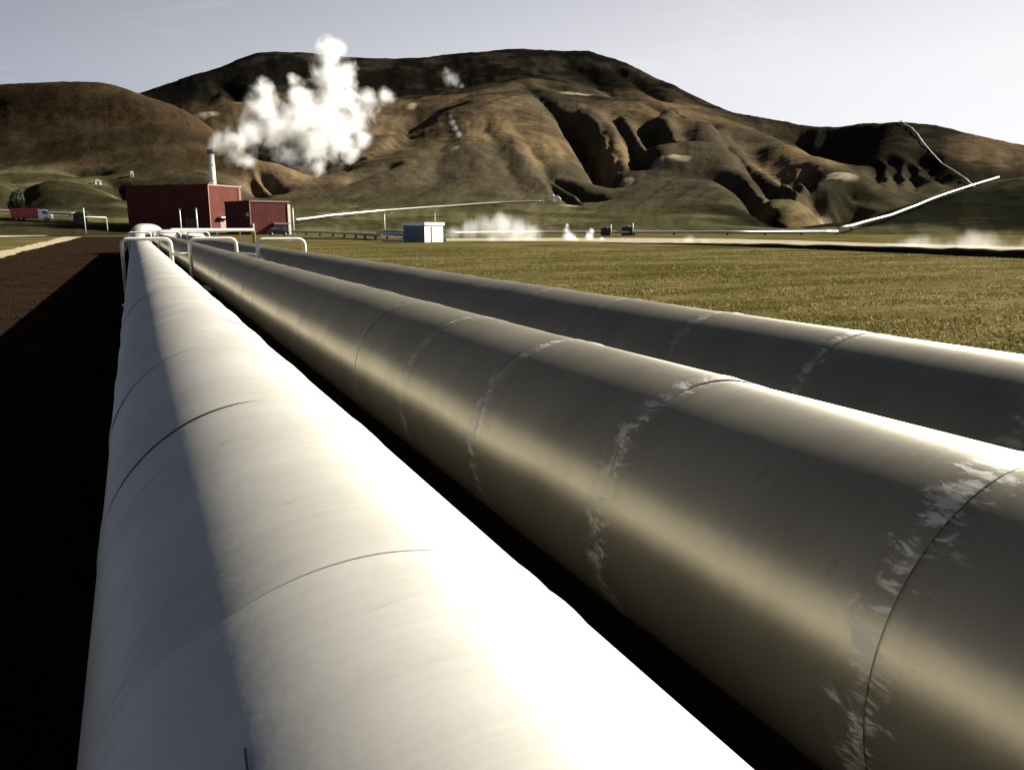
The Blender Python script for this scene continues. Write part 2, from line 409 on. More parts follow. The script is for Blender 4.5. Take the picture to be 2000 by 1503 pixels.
# first gully and the ribbed wall right of it
G1 = [(1085, 205, 790), (1105, 235, 715), (1130, 275, 635), (1155, 320, 545), (1180, 360, 465), (1190, 380, 425)]
line(G1, 15.0, -15)
line([(1110, 208, 745), (1140, 240, 645), (1165, 285, 560), (1186, 325, 490), (1205, 357, 440), (1212, 368, 425)], 15.0)
line([(1170, 218, 700), (1205, 255, 605), (1222, 300, 520), (1236, 335, 462)], 15.0)
line([(1184, 215, 735), (1212, 243, 665), (1235, 280, 588), (1250, 315, 510), (1256, 332, 470)], 15.0, -12)
line([(1208, 215, 690), (1232, 238, 625), (1254, 270, 545), (1272, 295, 495), (1287, 309, 466)], 15.0)
line([(1240, 213, 735), (1262, 240, 680), (1283, 275, 605), (1300, 303, 528)], 15.0, -14)
line([(1262, 208, 680), (1285, 226, 632), (1308, 250, 580), (1322, 276, 525), (1326, 292, 498)], 15.0)
line([(1300, 210, 690), (1325, 235, 640), (1338, 262, 590), (1342, 285, 545)], 15.0, -5)
line([(1100, 188, 860), (1160, 196, 850), (1230, 200, 830), (1280, 195, 830)], 18)
line([(1090, 182, 900), (1140, 184, 900), (1185, 184, 890)], 18)
line([(1130, 140, 1060), (1180, 150, 1030), (1230, 165, 990)], 30)
line([(1300, 200, 900), (1360, 222, 860), (1420, 235, 840)], 30)
# grey ridge, its gully and the tan-edged spur
line([(1322, 308, 470), (1345, 275, 545), (1375, 250, 610), (1400, 240, 650)])
line([(1400, 240, 650), (1425, 265, 600), (1446, 287, 550), (1490, 313, 490), (1520, 335, 450), (1568, 377, 385), (1600, 405, 330)])
line([(1440, 255, 700), (1470, 292, 610), (1505, 326, 530), (1545, 358, 455)], 14, -11)
line([(1466, 250, 780), (1500, 262, 730), (1529, 277, 680), (1560, 288, 620), (1592, 304, 560), (1625, 322, 500), (1650, 340, 455)])
line([(1650, 340, 455), (1630, 356, 425), (1612, 366, 405), (1614, 385, 375), (1629, 412, 335), (1615, 432, 290), (1595, 448, 245)])
line([(1500, 290, 640), (1560, 325, 540), (1600, 350, 470)], 20, 2)
# lower grey mound
line([(1186, 395, 362), (1215, 378, 385), (1260, 362, 405), (1310, 350, 415), (1376, 348, 410), (1420, 358, 390), (1452, 377, 350), (1474, 402, 318), (1492, 438, 262)])
line([(1270, 340, 450), (1330, 318, 470), (1400, 325, 455), (1450, 348, 425)], 20, -2)
line([(1395, 352, 440), (1440, 366, 410), (1472, 388, 365), (1490, 412, 325), (1508, 440, 268)], 14, -9)
line([(1250, 395, 350), (1350, 385, 350), (1430, 400, 320)], 18)
# valley and right-hand hill
line([(1560, 262, 840), (1610, 285, 760), (1640, 310, 680), (1662, 345, 590)], 16, -12)
line([(1600, 262, 845), (1602, 285, 800)], 14)
line([(1740, 242, 770), (1725, 268, 690), (1712, 294, 620), (1690, 325, 560), (1664, 354, 505)])
line([(1760, 300, 600), (1790, 345, 520), (1740, 385, 440), (1690, 385, 430)], 20)
line([(1665, 375, 440), (1640, 400, 385), (1620, 438, 300)], 14, -9)
line([(1684, 402, 360), (1672, 425, 320), (1640, 448, 240)], 14)
line([(1800, 285, 650), (1850, 330, 560), (1880, 350, 520)], 20)
line([(1840, 265, 690), (1900, 300, 630), (1960, 330, 580), (2050, 340, 560)], 20)
line([(1850, 258, 720), (1900, 285, 680), (1975, 310, 650)], 20, 4)
line([(1750, 410, 400), (1850, 385, 440), (1930, 372, 470), (2000, 362, 490)], 18, -6)
line([(1660, 456, 222), (1740, 432, 262), (1790, 408, 305), (1850, 386, 345), (1945, 350, 400), (2000, 352, 400), (2100, 340, 400), (2400, 380, 330)], 12)
line([(1720, 455, 222), (1850, 446, 235), (2000, 440, 245), (2400, 440, 245)], 14)
line([(1850, 415, 290), (2000, 395, 310), (2300, 400, 300)], 18)
line([(560, 434, 262), (740, 417, 300), (900, 405, 320), (1085, 396, 338)], 14)
line([(600, 440, 248), (900, 432, 262), (1124, 430, 262), (1300, 432, 258), (1450, 445, 240)], 14)
line([(1120, 415, 315), (1300, 412, 310), (1420, 425, 285)], 16)
K = np.array(K)
# merge near-duplicates
_, idx = np.unique(np.round(K[:, :2] / 4.5).astype(int), axis=0, return_index=True); K = K[np.sort(idx)]
KF = np.array(KF); dd = np.hypot(K[:, None, 0] - KF[None, :, 0], K[:, None, 1] - KF[None, :, 1]).min(1); K = np.concatenate([K[dd > 6], KF])
S = 100.0
def tps_fit(K):
    X = K[:, :2] / S; d = np.hypot(X[:, None, 0] - X[None, :, 0], X[:, None, 1] - X[None, :, 1])
    n = len(X); A = np.zeros((n + 3, n + 3)); A[:n, :n] = d - .08 * np.eye(n)
    A[:n, n] = 1; A[:n, n + 1:] = X; A[n, :n] = 1; A[n + 1:, :n] = X.T
    b = np.zeros(n + 3); b[:n] = K[:, 2]
    return X, np.linalg.solve(A, b)
TX, TW = tps_fit(K)
def terr_base(x, y):
    sh = x.shape; x = x.ravel() / S; y = y.ravel() / S; out = np.zeros(len(x)); n = len(TX)
    for i in range(0, len(x), 4000):
        xx = x[i:i + 4000]; yy = y[i:i + 4000]
        d = np.sqrt((xx[:, None] - TX[None, :, 0]) ** 2 + (yy[:, None] - TX[None, :, 1]) ** 2)
        out[i:i + 4000] = d @ TW[:n] + TW[n] + TW[n + 1] * xx + TW[n + 2] * yy
    return out.reshape(sh)
def terrain(x, y, z=None):
    if z is None: z = terr_base(x, y)
    rho = np.hypot(x, y)
    w = np.clip((z - 2) / 40, 0, 1)
    far = np.clip((rho - 300) / 500, .3, .9) * np.where(np.arctan2(x, y) < .06, .45, 1.0)
    # erosion rills run down-slope (radially), finer relief everywhere
    az = np.arctan2(x, y)
    rill = fbm(az * 34, rho / 260, 4, 3, True) - .5
    z = z + w * (rill * 2.0 * far + (fbm(x / 60, y / 60, 5, 8) - .48) * 7 * far + (fbm(x / 34 + y / 90, y / 110, 4, 12, True) - .5) * 1.6 * far + (fbm(x / 14, y / 14, 4, 19, True) - .5) * 1.0 * far)
    z = carve(x, y, z) + np.clip((rho - 215) / 60, 0, 1) * (fbm(x / 9, y / 9, 4, 31) - .48) * 1.0
    lim = np.clip((az - R(-44)) / R(6), 0, 1) * np.clip((R(96) - az) / R(6), 0, 1)
    fade = np.clip((2500 - rho) / 600, 0, 1)
    return z * lim * fade - 6 * (1 - lim) - 12 * (1 - fade)
def hit_base(px, py):
    """where the smooth hill surface is met in the direction of (px, py)"""
    X, Y, Z = raydir(px, py); h = math.hypot(X, Y); r_ = np.arange(215, 1400, 3.0)
    d = EYE + Z / h * r_ - terr_base(X / h * r_, Y / h * r_)
    k = np.nonzero(d < 0)[0]; r0_ = r_[k[0]] if len(k) else 900.0
    return X / h * r0_, Y / h * r0_
GUL = [([(1020, 162), (1060, 188), (1088, 215), (1110, 240)], 9, 9), ([(1085, 338), (1100, 354), (1128, 370), (1150, 388)], 4.5, 7), ([(1070, 352), (1092, 372), (1118, 398)], 4, 5),
    ([(1140, 228), (1160, 262), (1182, 300), (1198, 340)], 5, 4.5), ([(1160, 222), (1190, 270), (1212, 330)], 4, 3),
    ([(1388, 242), (1436, 283), (1484, 324), (1522, 354), (1545, 368)], 7, 12), ([(1540, 335), (1562, 350), (1580, 366)], 4, 6), ([(1560, 325), (1580, 342), (1596, 356)], 4, 6), ([(1525, 340), (1550, 360)], 4, 5),
    ([(1400, 350), (1442, 366), (1466, 396), (1499, 438)], 5.5, 10), ([(1784, 372), (1788, 345), (1780, 315)], 6, 7), ([(1722, 372), (1716, 340), (1718, 312)], 5, 6), ([(1756, 372), (1752, 340), (1750, 305)], 6, 6),
    ([(1850, 365), (1832, 335), (1805, 300)], 7, 8), ([(1640, 430), (1630, 410), (1620, 388), (1612, 374)], 13, 15), ([(1690, 395), (1660, 412), (1640, 428)], 10, 10),
    ([(1250, 200), (1300, 215), (1345, 232), (1390, 240)], 8, 6), ([(900, 205), (850, 225), (800, 250)], 8, 8), ([(930, 215), (960, 260), (990, 320), (1010, 370)], 9, 3), ([(880, 230), (860, 290), (850, 350)], 10, 3),
    ([(1000, 240), (1040, 290), (1080, 345)], 8, 4), ([(640, 372), (700, 345), (760, 320)], 6, 3), ([(380, 110), (430, 160), (470, 190)], 14, 8), ([(1180, 120), (1240, 160), (1300, 195)], 12, 8), ([(1100, 110), (1150, 150), (1200, 185)], 12, 6),
    ([(200, 345), (230, 362), (250, 385)], 5, 4), ([(20, 345), (40, 372), (30, 400)], 6, 5), ([(110, 330), (150, 340), (190, 338)], 5, 4), ([(500, 330), (520, 352), (540, 372)], 4, 5), ([(480, 335), (495, 360), (505, 378)], 4, 5)]
GW = []
for pl, w_, d_ in GUL:
    q = [hit_base(*p) for p in pl]
    for (a, b_) in zip(q[:-1], q[1:]): GW.append((a, b_, w_, d_, a is q[0]))
def carve(x, y, z):
    wx = x + (fbm(x / 22, y / 22, 3, 91) - .45) * 9; wy = y + (fbm(x / 22, y / 22, 3, 95) - .45) * 9
    out = z.copy(); best = np.zeros_like(z)
    for a, b_, w_, d_, first in GW:
        dx, dy = b_[0] - a[0], b_[1] - a[1]; L2 = dx * dx + dy * dy + 1e-6
        m_ = (np.abs(x - (a[0] + b_[0]) / 2) < abs(dx) / 2 + w_ * 4 + 12) & (np.abs(y - (a[1] + b_[1]) / 2) < abs(dy) / 2 + w_ * 4 + 12)
        if not m_.any(): continue
        t_ = np.clip(((wx[m_] - a[0]) * dx + (wy[m_] - a[1]) * dy) / L2, 0, 1)
        ds = np.hypot(wx[m_] - a[0] - t_ * dx, wy[m_] - a[1] - t_ * dy)
        best[m_] = np.maximum(best[m_], d_ * np.exp(-(ds / w_) ** 1.5) * (t_ * .8 + .2 if first else 1))
    return out - best
NA, NR = 1250, 430
az = np.linspace(R(-44), R(96), NA); rho = np.concatenate([np.linspace(175, 500, 190), 500 * (1250 / 500) ** np.linspace(0, 1, 201)[1:], np.linspace(1250, 2500, 41)[1:]])
NR = len(rho)
A_, R_ = np.meshgrid(az, rho); X_ = R_ * np.sin(A_); Y_ = R_ * np.cos(A_)
# the base is smooth: evaluate it on the grid in one go
ia = np.arange(0, NA, 2.0) if NA % 2 else np.append(np.arange(0, NA, 2.0), NA - 1); ir = np.append(np.arange(0, NR - 1, 2.0), NR - 1)
Xc = X_[np.ix_(ir.astype(int), ia.astype(int))]; Yc = Y_[np.ix_(ir.astype(int), ia.astype(int))]
Zc = terr_base(Xc, Yc)
Zr = np.stack([np.interp(np.arange(NA), ia, row) for row in Zc]); Zr = np.stack([np.interp(np.arange(NR), ir, Zr[:, j]) for j in range(NA)], 1)
Z_ = terrain(X_, Y_, Zr)
V = np.stack([X_.ravel(), Y_.ravel(), Z_.ravel()], 1)
ii, jj = np.meshgrid(np.arange(NR - 1), np.arange(NA - 1), indexing='ij'); a0 = (ii * NA + jj).ravel()
F = np.stack([a0, a0 + 1, a0 + NA + 1, a0 + NA], 1)
hills = mesh_np('hills', V, F[:, ::-1] if False else F, None)
if hills.data.polygons[1000].normal.z < 0: hills.data.flip_normals()
hills['kind'] = 'structure'
# ground and rock colour per vertex, with some hillside shade painted in
Xf, Yf, Zf = V[:, 0].astype(float), V[:, 1].astype(float), V[:, 2].astype(float)
def smooth(a, b, x): t = np.clip((x - a) / (b - a), 0, 1); return t * t * (3 - 2 * t)
nA = fbm(Xf / 90, Yf / 90, 5, 41); nB = fbm(Xf / 25, Yf / 25, 5, 51); nC = fbm(Xf / 200, Yf / 200, 4, 61)
olive = np.array([.070, .064, .028]); olive2 = np.array([.13, .112, .052]); brown = np.array([.120, .078, .043]); brown2 = np.array([.185, .120, .068])
slate = np.array([.012, .0105, .009]); slate2 = np.array([.036, .029, .022]); tan = np.array([.55, .45, .33]); greyb = np.array([.088, .068, .048])
def mix(a, b, t): return a * (1 - t[:, None]) + b * t[:, None]
c = mix(np.tile(brown, (len(Xf), 1)), brown2, smooth(.35, .65, nB))
c = mix(c, greyb, smooth(.42, .6, nA) * .8)
rho_f = np.hypot(Xf, Yf); az_f = np.arctan2(Xf, Yf)
up = smooth(760, 960, rho_f + (nA - .5) * 260); c = mix(c, mix(np.tile(slate, (len(Xf), 1)), slate2, smooth(.4, .6, nB)), up)
lo = smooth(22, 9, Zf + (nB - .5) * 14); c = mix(c, mix(np.tile(olive, (len(Xf), 1)), olive2, smooth(.4, .62, nB)), lo)
def az_of(px): X, Y, Z = raydir(px, 300); return math.atan2(X, Y)
# left hill: dark brown gravel; terraces below it olive
footr = np.interp(az_f, [az_of(-500), az_of(0), az_of(150), az_of(300), az_of(450)], [640, 520, 487, 460, 440])
lh = smooth(az_of(520), az_of(440), az_f) * smooth(960, 900, rho_f) * smooth(-8, 14, rho_f - footr + (nB - .5) * 40)
c = mix(c, np.tile(np.array([.078, .047, .024]), (len(Xf), 1)), lh)
lt = smooth(az_of(480), az_of(420), az_f) * smooth(8, -10, rho_f - footr + (nB - .5) * 30); c = mix(c, mix(np.tile(np.array([.045, .038, .017]), (len(Xf), 1)), np.array([.115, .098, .048]), smooth(.42, .6, nB)), lt * .85)
# grey ridge and mound, right-hand hills with their shade painted dark
def blob(px, py, r_, sx, sr, col, k=1.0):
    global c
    p = P(px, py, r_); h = math.hypot(p.x, p.y); t_ = math.atan2(p.x, p.y)
    d = ((az_f - t_) * h / sx) ** 2 + ((rho_f - h) / sr) ** 2
    c = mix(c, np.tile(np.array(col), (len(Xf), 1)), np.clip(k * smooth(1.3, .3, d + (nB - .5) * 1.6 + (nA - .5) * .8), 0, 1))
blob(1370, 320, 480, 52, 110, greyb * .85, .85); blob(1400, 290, 580, 40, 90, greyb * .8, .8); blob(1280, 390, 370, 50, 50, greyb * .9, .8)
for q in ((1650, 280, 760, 45, 130), (1850, 300, 680, 90, 90), (1640, 400, 380, 18, 55), (1800, 420, 300, 60, 45), (1950, 400, 320, 80, 70), (1950, 330, 520, 70, 90), (1800, 350, 500, 70, 110), (1740, 270, 680, 50, 110), (1720, 420, 320, 40, 60), (2000, 430, 280, 70, 50)):
    blob(*q, (.024, .021, .015), .85)  # shade of hollows and left-facing slopes, painted as dark colour
blob(20, 220, 660, 90, 120, (.038, .023, .012), .8); blob(130, 300, 520, 90, 30, (.03, .021, .012), .8); blob(330, 320, 470, 50, 30, (.035, .024, .014), .7)  # first blob paints the shaded left flank of the hill darker
for q in ((30, 345, 390, 45, 16), (120, 380, 310, 30, 14), (210, 360, 370, 40, 12), (300, 350, 420, 40, 12), (60, 400, 285, 30, 10)):
    blob(*q, (.022, .019, .012), .7)
for q in ((780, 160, 1030, 80, 40), (950, 115, 1130, 80, 30), (1150, 150, 1040, 40, 30), (560, 150, 1010, 130, 70), (420, 160, 1050, 60, 60), (1080, 112, 1110, 60, 25), (1230, 165, 980, 40, 30), (860, 190, 870, 40, 30)):
    blob(*q, (.009, .008, .007), .85)
for q in ((1800, 420, 300, 75, 60), (1900, 400, 330, 80, 70), (2000, 420, 300, 80, 70), (1700, 430, 280, 40, 30)):
    blob(*q, (.016, .016, .011), .95)  # low mound turned from the sun, its shade painted in
blob(1930, 300, 650, 30, 50, brown2, .7); blob(1730, 345, 500, 34, 60, np.array([.085, .070, .042]), .7)
for q in ((1125, 180, 895, 26, 16), (1602, 272, 825, 7, 40), (1640, 338, 462, 13, 16), (1330, 303, 474, 9, 9), (1130, 392, 362, 9, 14), (1112, 402, 350, 7, 9), (805, 208, 800, 7, 26), (1225, 355, 440, 5, 12), (1282, 305, 470, 5, 12), (890, 300, 515, 5, 12), (440, 209, 835, 18, 14), (400, 228, 790, 16, 10), (1616, 368, 405, 6, 12)):
    blob(q[0], q[1], q[2], q[3] * .75, q[4] * .7, tan, .62)
for q in ((1560, 310, 560, 30, 70), (1600, 395, 360, 14, 60), (1200, 300, 520, 10, 60), (960, 250, 600, 22, 60), (1060, 300, 500, 14, 60), (880, 160, 950, 16, 30), (560, 335, 460, 22, 40)):
    blob(*q, np.array([.30, .19, .10]), .55)
strk = fbm(az_f * 95 + (nC - .5) * 16 + (nA - .5) * 5, rho_f / 130 + nA * 2, 5, 71); c = c * (.84 + .32 * smooth(.3, .68, strk))[:, None]
lum = c.mean(1, keepdims=True); c = (c * .74 + lum * .26) * np.array([1.0, 1.03, .92])
ca = hills.data.color_attributes.new('soil', 'FLOAT_COLOR', 'POINT')
ca.data.foreach_set('color', np.concatenate([np.clip(c * .60, 0, 1), np.ones((len(c), 1))], 1).astype(np.float32).ravel())
m, nt, b = mat_new('hill_soil'); t = N(nt, 'ShaderNodeTexCoord'); at = N(nt, 'ShaderNodeVertexColor'); at.layer_name = 'soil'
n1 = noise(nt, .05, 8, .7, t.outputs['Object']); n2 = noise(nt, .35, 6, .7, t.outputs['Object'])
g2 = ramp(nt, n2.outputs[0], [(.3, (.62, .62, .60)), (.68, (1.25, 1.22, 1.15))]); g1 = ramp(nt, n1.outputs[0], [(.3, (.75, .75, .75)), (.7, (1.2, 1.2, 1.15))])
m1 = N(nt, 'ShaderNodeMixRGB', blend_type='MULTIPLY'); m1.inputs[0].default_value = .8; m2 = N(nt, 'ShaderNodeMixRGB', blend_type='MULTIPLY'); m2.inputs[0].default_value = .8
nt.links.new(at.outputs[0], m1.inputs[1]); nt.links.new(g1.outputs[0], m1.inputs[2]); nt.links.new(m1.outputs[0], m2.inputs[1]); nt.links.new(g2.outputs[0], m2.inputs[2])
nt.links.new(m2.outputs[0], b.inputs['Base Color']); b.inputs['Roughness'].default_value = .95; b.inputs['Specular IOR Level'].default_value = 0
u = bump(nt, b, n1.outputs[0], .5, 3.0); bump(nt, b, n2.outputs[0], .5, .8, u)
hills.data.materials.append(m)
def tz(x, y): return float(max(0.0, terrain(np.array([float(x)]), np.array([float(y)]))[0]))
def onground(px, rho, dz=0.0):
    p = P(px, 400, rho); return Vector((p.x, p.y, tz(p.x, p.y) + dz))

# ------------------------------------------------------------------ the three big pipes
PR = .45; AX = .90
def sheet_mesh(name, L, mat, seed, seg=112):
    r0 = np.random.default_rng(seed)
    prof = [(-.020, -.0006), (-.0195, .0007), (.0, .0010), (.03, .0012), (.052, .0013), (.060, .0036), (.068, .0013), (.10, .0012)]
    for y in np.linspace(.2, L - .12, 9): prof.append((y, .0011 * (1 - y / L)))
    prof += [(L - .075, .0006), (L - .067, .0030), (L - .059, .0005), (L - .02, 0.0), (L + .01, -.0006)]
    ph = r0.uniform(0, 6.28, 8); amp = r0.normal(0, 1, 8)
    V = []
    for (y, dr) in prof:
        for k in range(seg):
            w = 2 * math.pi * k / seg
            e = math.exp(-((y if y < L / 2 else L - y) / .16) ** 2)
            nn = (amp[0] * math.cos(2 * w + ph[0]) * .0010 + amp[1] * math.cos(3 * w + ph[1] + y) * .0008 + amp[2] * math.cos(7 * w + ph[2] + y * 3) * .0005 + amp[3] * math.cos(5 * w - y * 4 + ph[3]) * .0006)
            dent = -.006 * max(0, math.cos(w - ph[4])) ** 30 * math.exp(-((y - L * .5 - amp[4] * .2) / .10) ** 2) * max(0, amp[5])
            r_ = PR + dr + nn + e * amp[6] * .0006 * math.cos(4 * w + ph[5]) + dent
            V.append((r_ * math.cos(w), y, r_ * math.sin(w)))
    F = []
    for i in range(len(prof) - 1):
        for k in range(seg):
            F.append((i * seg + k, (i + 1) * seg + k, (i + 1) * seg + (k + 1) % seg, i * seg + (k + 1) % seg))
    me = bpy.data.meshes.new(name); me.from_pydata(V, [], F); me.materials.append(mat)
    for p in me.polygons: p.use_smooth = True
    for e in me.edges: pass
    me.set_sharp_from_angle(angle=R(50)) if hasattr(me, 'set_sharp_from_angle') else None
    return me
PIPES = [  # name x, first seam, sheet length, near end, far end, material key
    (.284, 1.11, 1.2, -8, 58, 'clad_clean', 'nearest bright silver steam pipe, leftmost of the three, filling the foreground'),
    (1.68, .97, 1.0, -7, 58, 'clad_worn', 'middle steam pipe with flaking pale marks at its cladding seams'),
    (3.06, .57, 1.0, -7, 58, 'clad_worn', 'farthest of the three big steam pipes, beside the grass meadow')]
for pi, (x, y0, L, ya, yb, mk, lab) in enumerate(PIPES):
    root = empty('steam_pipe', (x, 0, AX)); tag(root, lab, 'pipe', 'large steam pipes running to the power station')
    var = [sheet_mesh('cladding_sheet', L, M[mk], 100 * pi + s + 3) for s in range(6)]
    k0 = math.floor((ya - y0) / L); k = k0; r0 = random.Random(pi)
    while y0 + k * L < yb:
        o = bpy.data.objects.new('cladding_sheet', r0.choice(var))
        o.location = (r0.gauss(0, .0010), y0 + k * L, r0.gauss(0, .0010))
        o.rotation_euler = (r0.gauss(0, .0010), r0.choice((0, 1, 2, 3, 4, 5)) * 1.047, r0.gauss(0, .0010)); link(o, root)
        yy_ = y0 + k * L; wv = (1.0 if yy_ < 1.5 else .75 if yy_ < 2.6 else .5 if yy_ < 4 else .28 if yy_ < 7 else .12) * r0.uniform(.75, 1.1); o.color = (wv, wv, wv, 1); k += 1
    yend = y0 + k * L
    # end of the straight run: elbow up, short riser, elbow sideways, down again (expansion bend)
    pts = rounded([(0, yend - .3, 0), (0, yend + 2.0, .0), (0, yend + 3.4, (.72, .30, .22)[pi]), (1.2, yend + 5.2, (.72, .30, .22)[pi]), (1.6, yend + 7.2, .0), (1.6, yend + 40, 0.0)], .9, 7)
    tube('pipe_bend', pts, PR, M['clad_far'], root, 28)
    if pi == 0:
        V = []; F = []
        for i in range(26):
            yy = .79 - i * .05
            for s in (-1, 1):
                w = math.pi / 2 + .515 + s * .0035 + .012 * math.sin(i * .6)
                rr = PR + .0035
                V.append((rr * math.cos(w), yy, rr * math.sin(w)))
        for i in range(25): F.append((2 * i, 2 * i + 1, 2 * i + 3, 2 * i + 2))
        s_ = mesh_np('lap_joint', V, F, M['dark_metal'], root)

# guide frames over and under the pipes
def guide_frame(x, y, w=1.06, h=1.56, lab='', rad=.042):
    root = empty('guide_frame', (x, y, 0)); tag(root, lab, 'pipe frame', 'white hoop frames over the pipes')
    tube('hoop', rounded([(-w / 2, 0, 0), (-w / 2, 0, h), (w / 2, 0, h), (w / 2, 0, 0)], .16, 6), rad, M['paint_white'], root, 12)
    for s in (-1, 1): box('foot_plate', (s * w / 2, 0, .02), (.24, .24, .04), M['paint_white'], root)
    box('cross_beam', (0, 0, AX - PR - .07), (w - .08, .10, .12), M['paint_white'], root)
    box('saddle', (0, 0, AX - PR - .004), (.34, .16, .04), M['dark_metal'], root)
    return root
row = [(0.26, 20.6), (1.72, 20.4), (3.05, 18.7)]
nm = ['leftmost', 'middle', 'rightmost']
pn = ['nearest silver pipe', 'middle pipe', 'pipe beside the meadow']
for i, (x, y) in enumerate(row):
    guide_frame(x, y, lab='white rounded hoop over the %s, %s of the large hoops' % (pn[i], nm[i]))
for i, x in enumerate((.284, 1.68, 3.06)):
    guide_frame(x, 44.5, lab='small white hoop farther back over the %s' % pn[i])
for a_, b_, i in ((.79, 1.19, 0), (2.25, 2.52, 1)):
    o = tube('tie_rod', [(a_, 20.5, 1.20), (b_, 20.45 if i == 0 else 19.0, 1.20)], .035, M['paint_white'])
    tag(o, ['short white rod tying the leftmost and middle large hoops', 'short white rod tying the middle and rightmost large hoops'][i], 'rod', 'rods between the hoops')
# transverse pipe beyond the frames
def support_row(root, pts, zf, rad, mat, w=.12):
    for p in pts:
        g0 = zf(p[0], p[1]); h = p[2] - rad - g0
        if h < .1: continue
        box('support', (p[0], p[1], g0 + h / 2), (w, w, h), mat, root)
root = empty('cross_pipe', (0, 0, 0)); tag(root, 'white pipe crossing behind the hoops towards the red building', 'pipe')
A = P(330, 450, 66); B = P(495, 449, 84)
pts = [(A.x, A.y, 0.2), (A.x, A.y, A.z), (B.x, B.y, B.z), (B.x + .4, B.y + 3, .3)]
tube('pipe_body', rounded(pts, .6), .17, M['clad_far'], root, 14)
support_row(root, [(A.x + (B.x - A.x) * t_, A.y + (B.y - A.y) * t_, A.z + (B.z - A.z) * t_) for t_ in (.25, .5, .8)], lambda x, y: 0, .17, M['paint_white'])

# ------------------------------------------------------------------ power station
def block(name, label, cat, Lc, C, Rc, ztop, wall_l, wall_r, group=None):
    """building with the near corner C, left end Lc, right end Rc (x, y); walls ribbed; returns root and frame vectors"""
    C = Vector((C.x, C.y, 0)); u = Vector((Lc.x, Lc.y, 0)) - C; v0 = Vector((Rc.x, Rc.y, 0)) - C
    un = u.normalized(); vn = Vector((un.y, -un.x, 0))
    if vn.dot(v0) < 0: vn = -vn
    dr_ = Vector((Rc.x, Rc.y, 0)).normalized(); t_ = (C.y * dr_.x - C.x * dr_.y) / (vn.x * dr_.y - vn.y * dr_.x)
    v = vn * t_
    root = empty(name, tuple(C)); tag(root, label, cat, group)
    def wall(nm, a, d, L, mat, out):
        bm = bmesh.new(); n = max(2, int(L / .5)); prev = None
        for i in range(2 * n + 1):
            t_ = i / (2 * n) * L; o_ = min(.05, L * .002) if i % 2 else 0.0
            p = a + d * t_ + out * o_
            c2 = (bm.verts.new((p.x, p.y, -.4)), bm.verts.new((p.x, p.y, ztop)))
            if prev: bm.faces.new((prev[0], c2[0], c2[1], prev[1]))
            prev = c2
        return mesh_bm(nm, bm, mat, root)
    O = Vector((0, 0, 0))
    wall('front_wall', O, un, u.length, wall_l, -vn)
    wall('side_wall', O, vn, v.length, wall_r, -un)
    wall('rear_wall', v, un, u.length, wall_r, vn); wall('far_wall', u, vn, v.length, wall_l, un)
    rz = math.atan2(un.y, un.x)
    mid = (u + v) / 2
    box('roof', (mid.x, mid.y, ztop - .05), (u.length - .1, v.length - .1, .1), M['roof_grey'], root, rz)
    for nm, c_, s_ in (('coping', u / 2, (u.length + .3, .3, .35)), ('coping', u / 2 + v, (u.length + .3, .3, .35)), ('coping', v / 2, (.3, v.length - .3, .35)), ('coping', v / 2 + u, (.3, v.length - .3, .35))):
        box(nm, (c_.x, c_.y, ztop + .18), s_, M['pink_trim'] if c_ == v / 2 else wall_l, root, rz)
    return root, un, vn, u.length, v.length, rz
Cc, Lc, Rc = P(405, 362, 220), P(245, 368, 238), P(472, 366, 231)
ps, un, vn, UL, VL, rz = block('power_station', 'large dark red industrial hall with a red sunlit end wall below the chimney', 'building', Lc, Cc, Rc, Cc.z, M['red_wall'], M['red_wall'])
def on_wall(root, nm, mat, along, L0, w, z0, h, d=.08, out=None, parent=None):
    """box on a wall: along = unit vector of wall, out = unit outward normal"""
    c_ = along * L0 + out * (d / 2 + .055)
    return box(nm, (c_.x, c_.y, z0 + h / 2), (w, d, h), mat, parent or root, math.atan2(along.y, along.x))
# openings of the long shaded front
on_wall(ps, 'rolling_door', M['dark_metal'], un, 6.2, 3.2, 0, 4.0, .06, -vn)
on_wall(ps, 'corner_trim', M['pink_trim'], vn, .12, .24, 0, Cc.z, .05, -un)
dr = on_wall(ps, 'side_door', M['pink_trim'], vn, 5.0, 2.3, 0, 3.6, .06, -un)
on_wall(ps, 'canopy', M['paint_white'], vn, 4.6, 3.4, 4.1, .35, 1.3, -un)
for k_, (du, dv) in enumerate(((.2, .5), (.45, .4), (.7, .55))):
    c_ = un * UL * du + vn * VL * dv
    bm = bmesh.new(); bm_box(bm, Vector((c_.x, c_.y, Cc.z + .45)), (1.6, 1.6, .9), rz, .05); bm_box(bm, Vector((c_.x, c_.y, Cc.z + 1.0)), (2.0, 2.0, .16), rz, .03)
    mesh_bm('roof_vent', bm, M['dark_metal'], ps)
bm = bmesh.new()
for s_ in (0, .5): c_ = vn * (VL - 1.6 + s_) - un * .25; bm_box(bm, Vector((c_.x, c_.y, Cc.z / 2 + .4)), (.07, .07, Cc.z), rz)
for k_ in range(int(Cc.z / .35)): c_ = vn * (VL - 1.35) - un * .25; bm_box(bm, Vector((c_.x, c_.y, .3 + k_ * .35)), (.05, .5, .04), rz)
mesh_bm('ladder', bm, M['roof_grey'], ps)
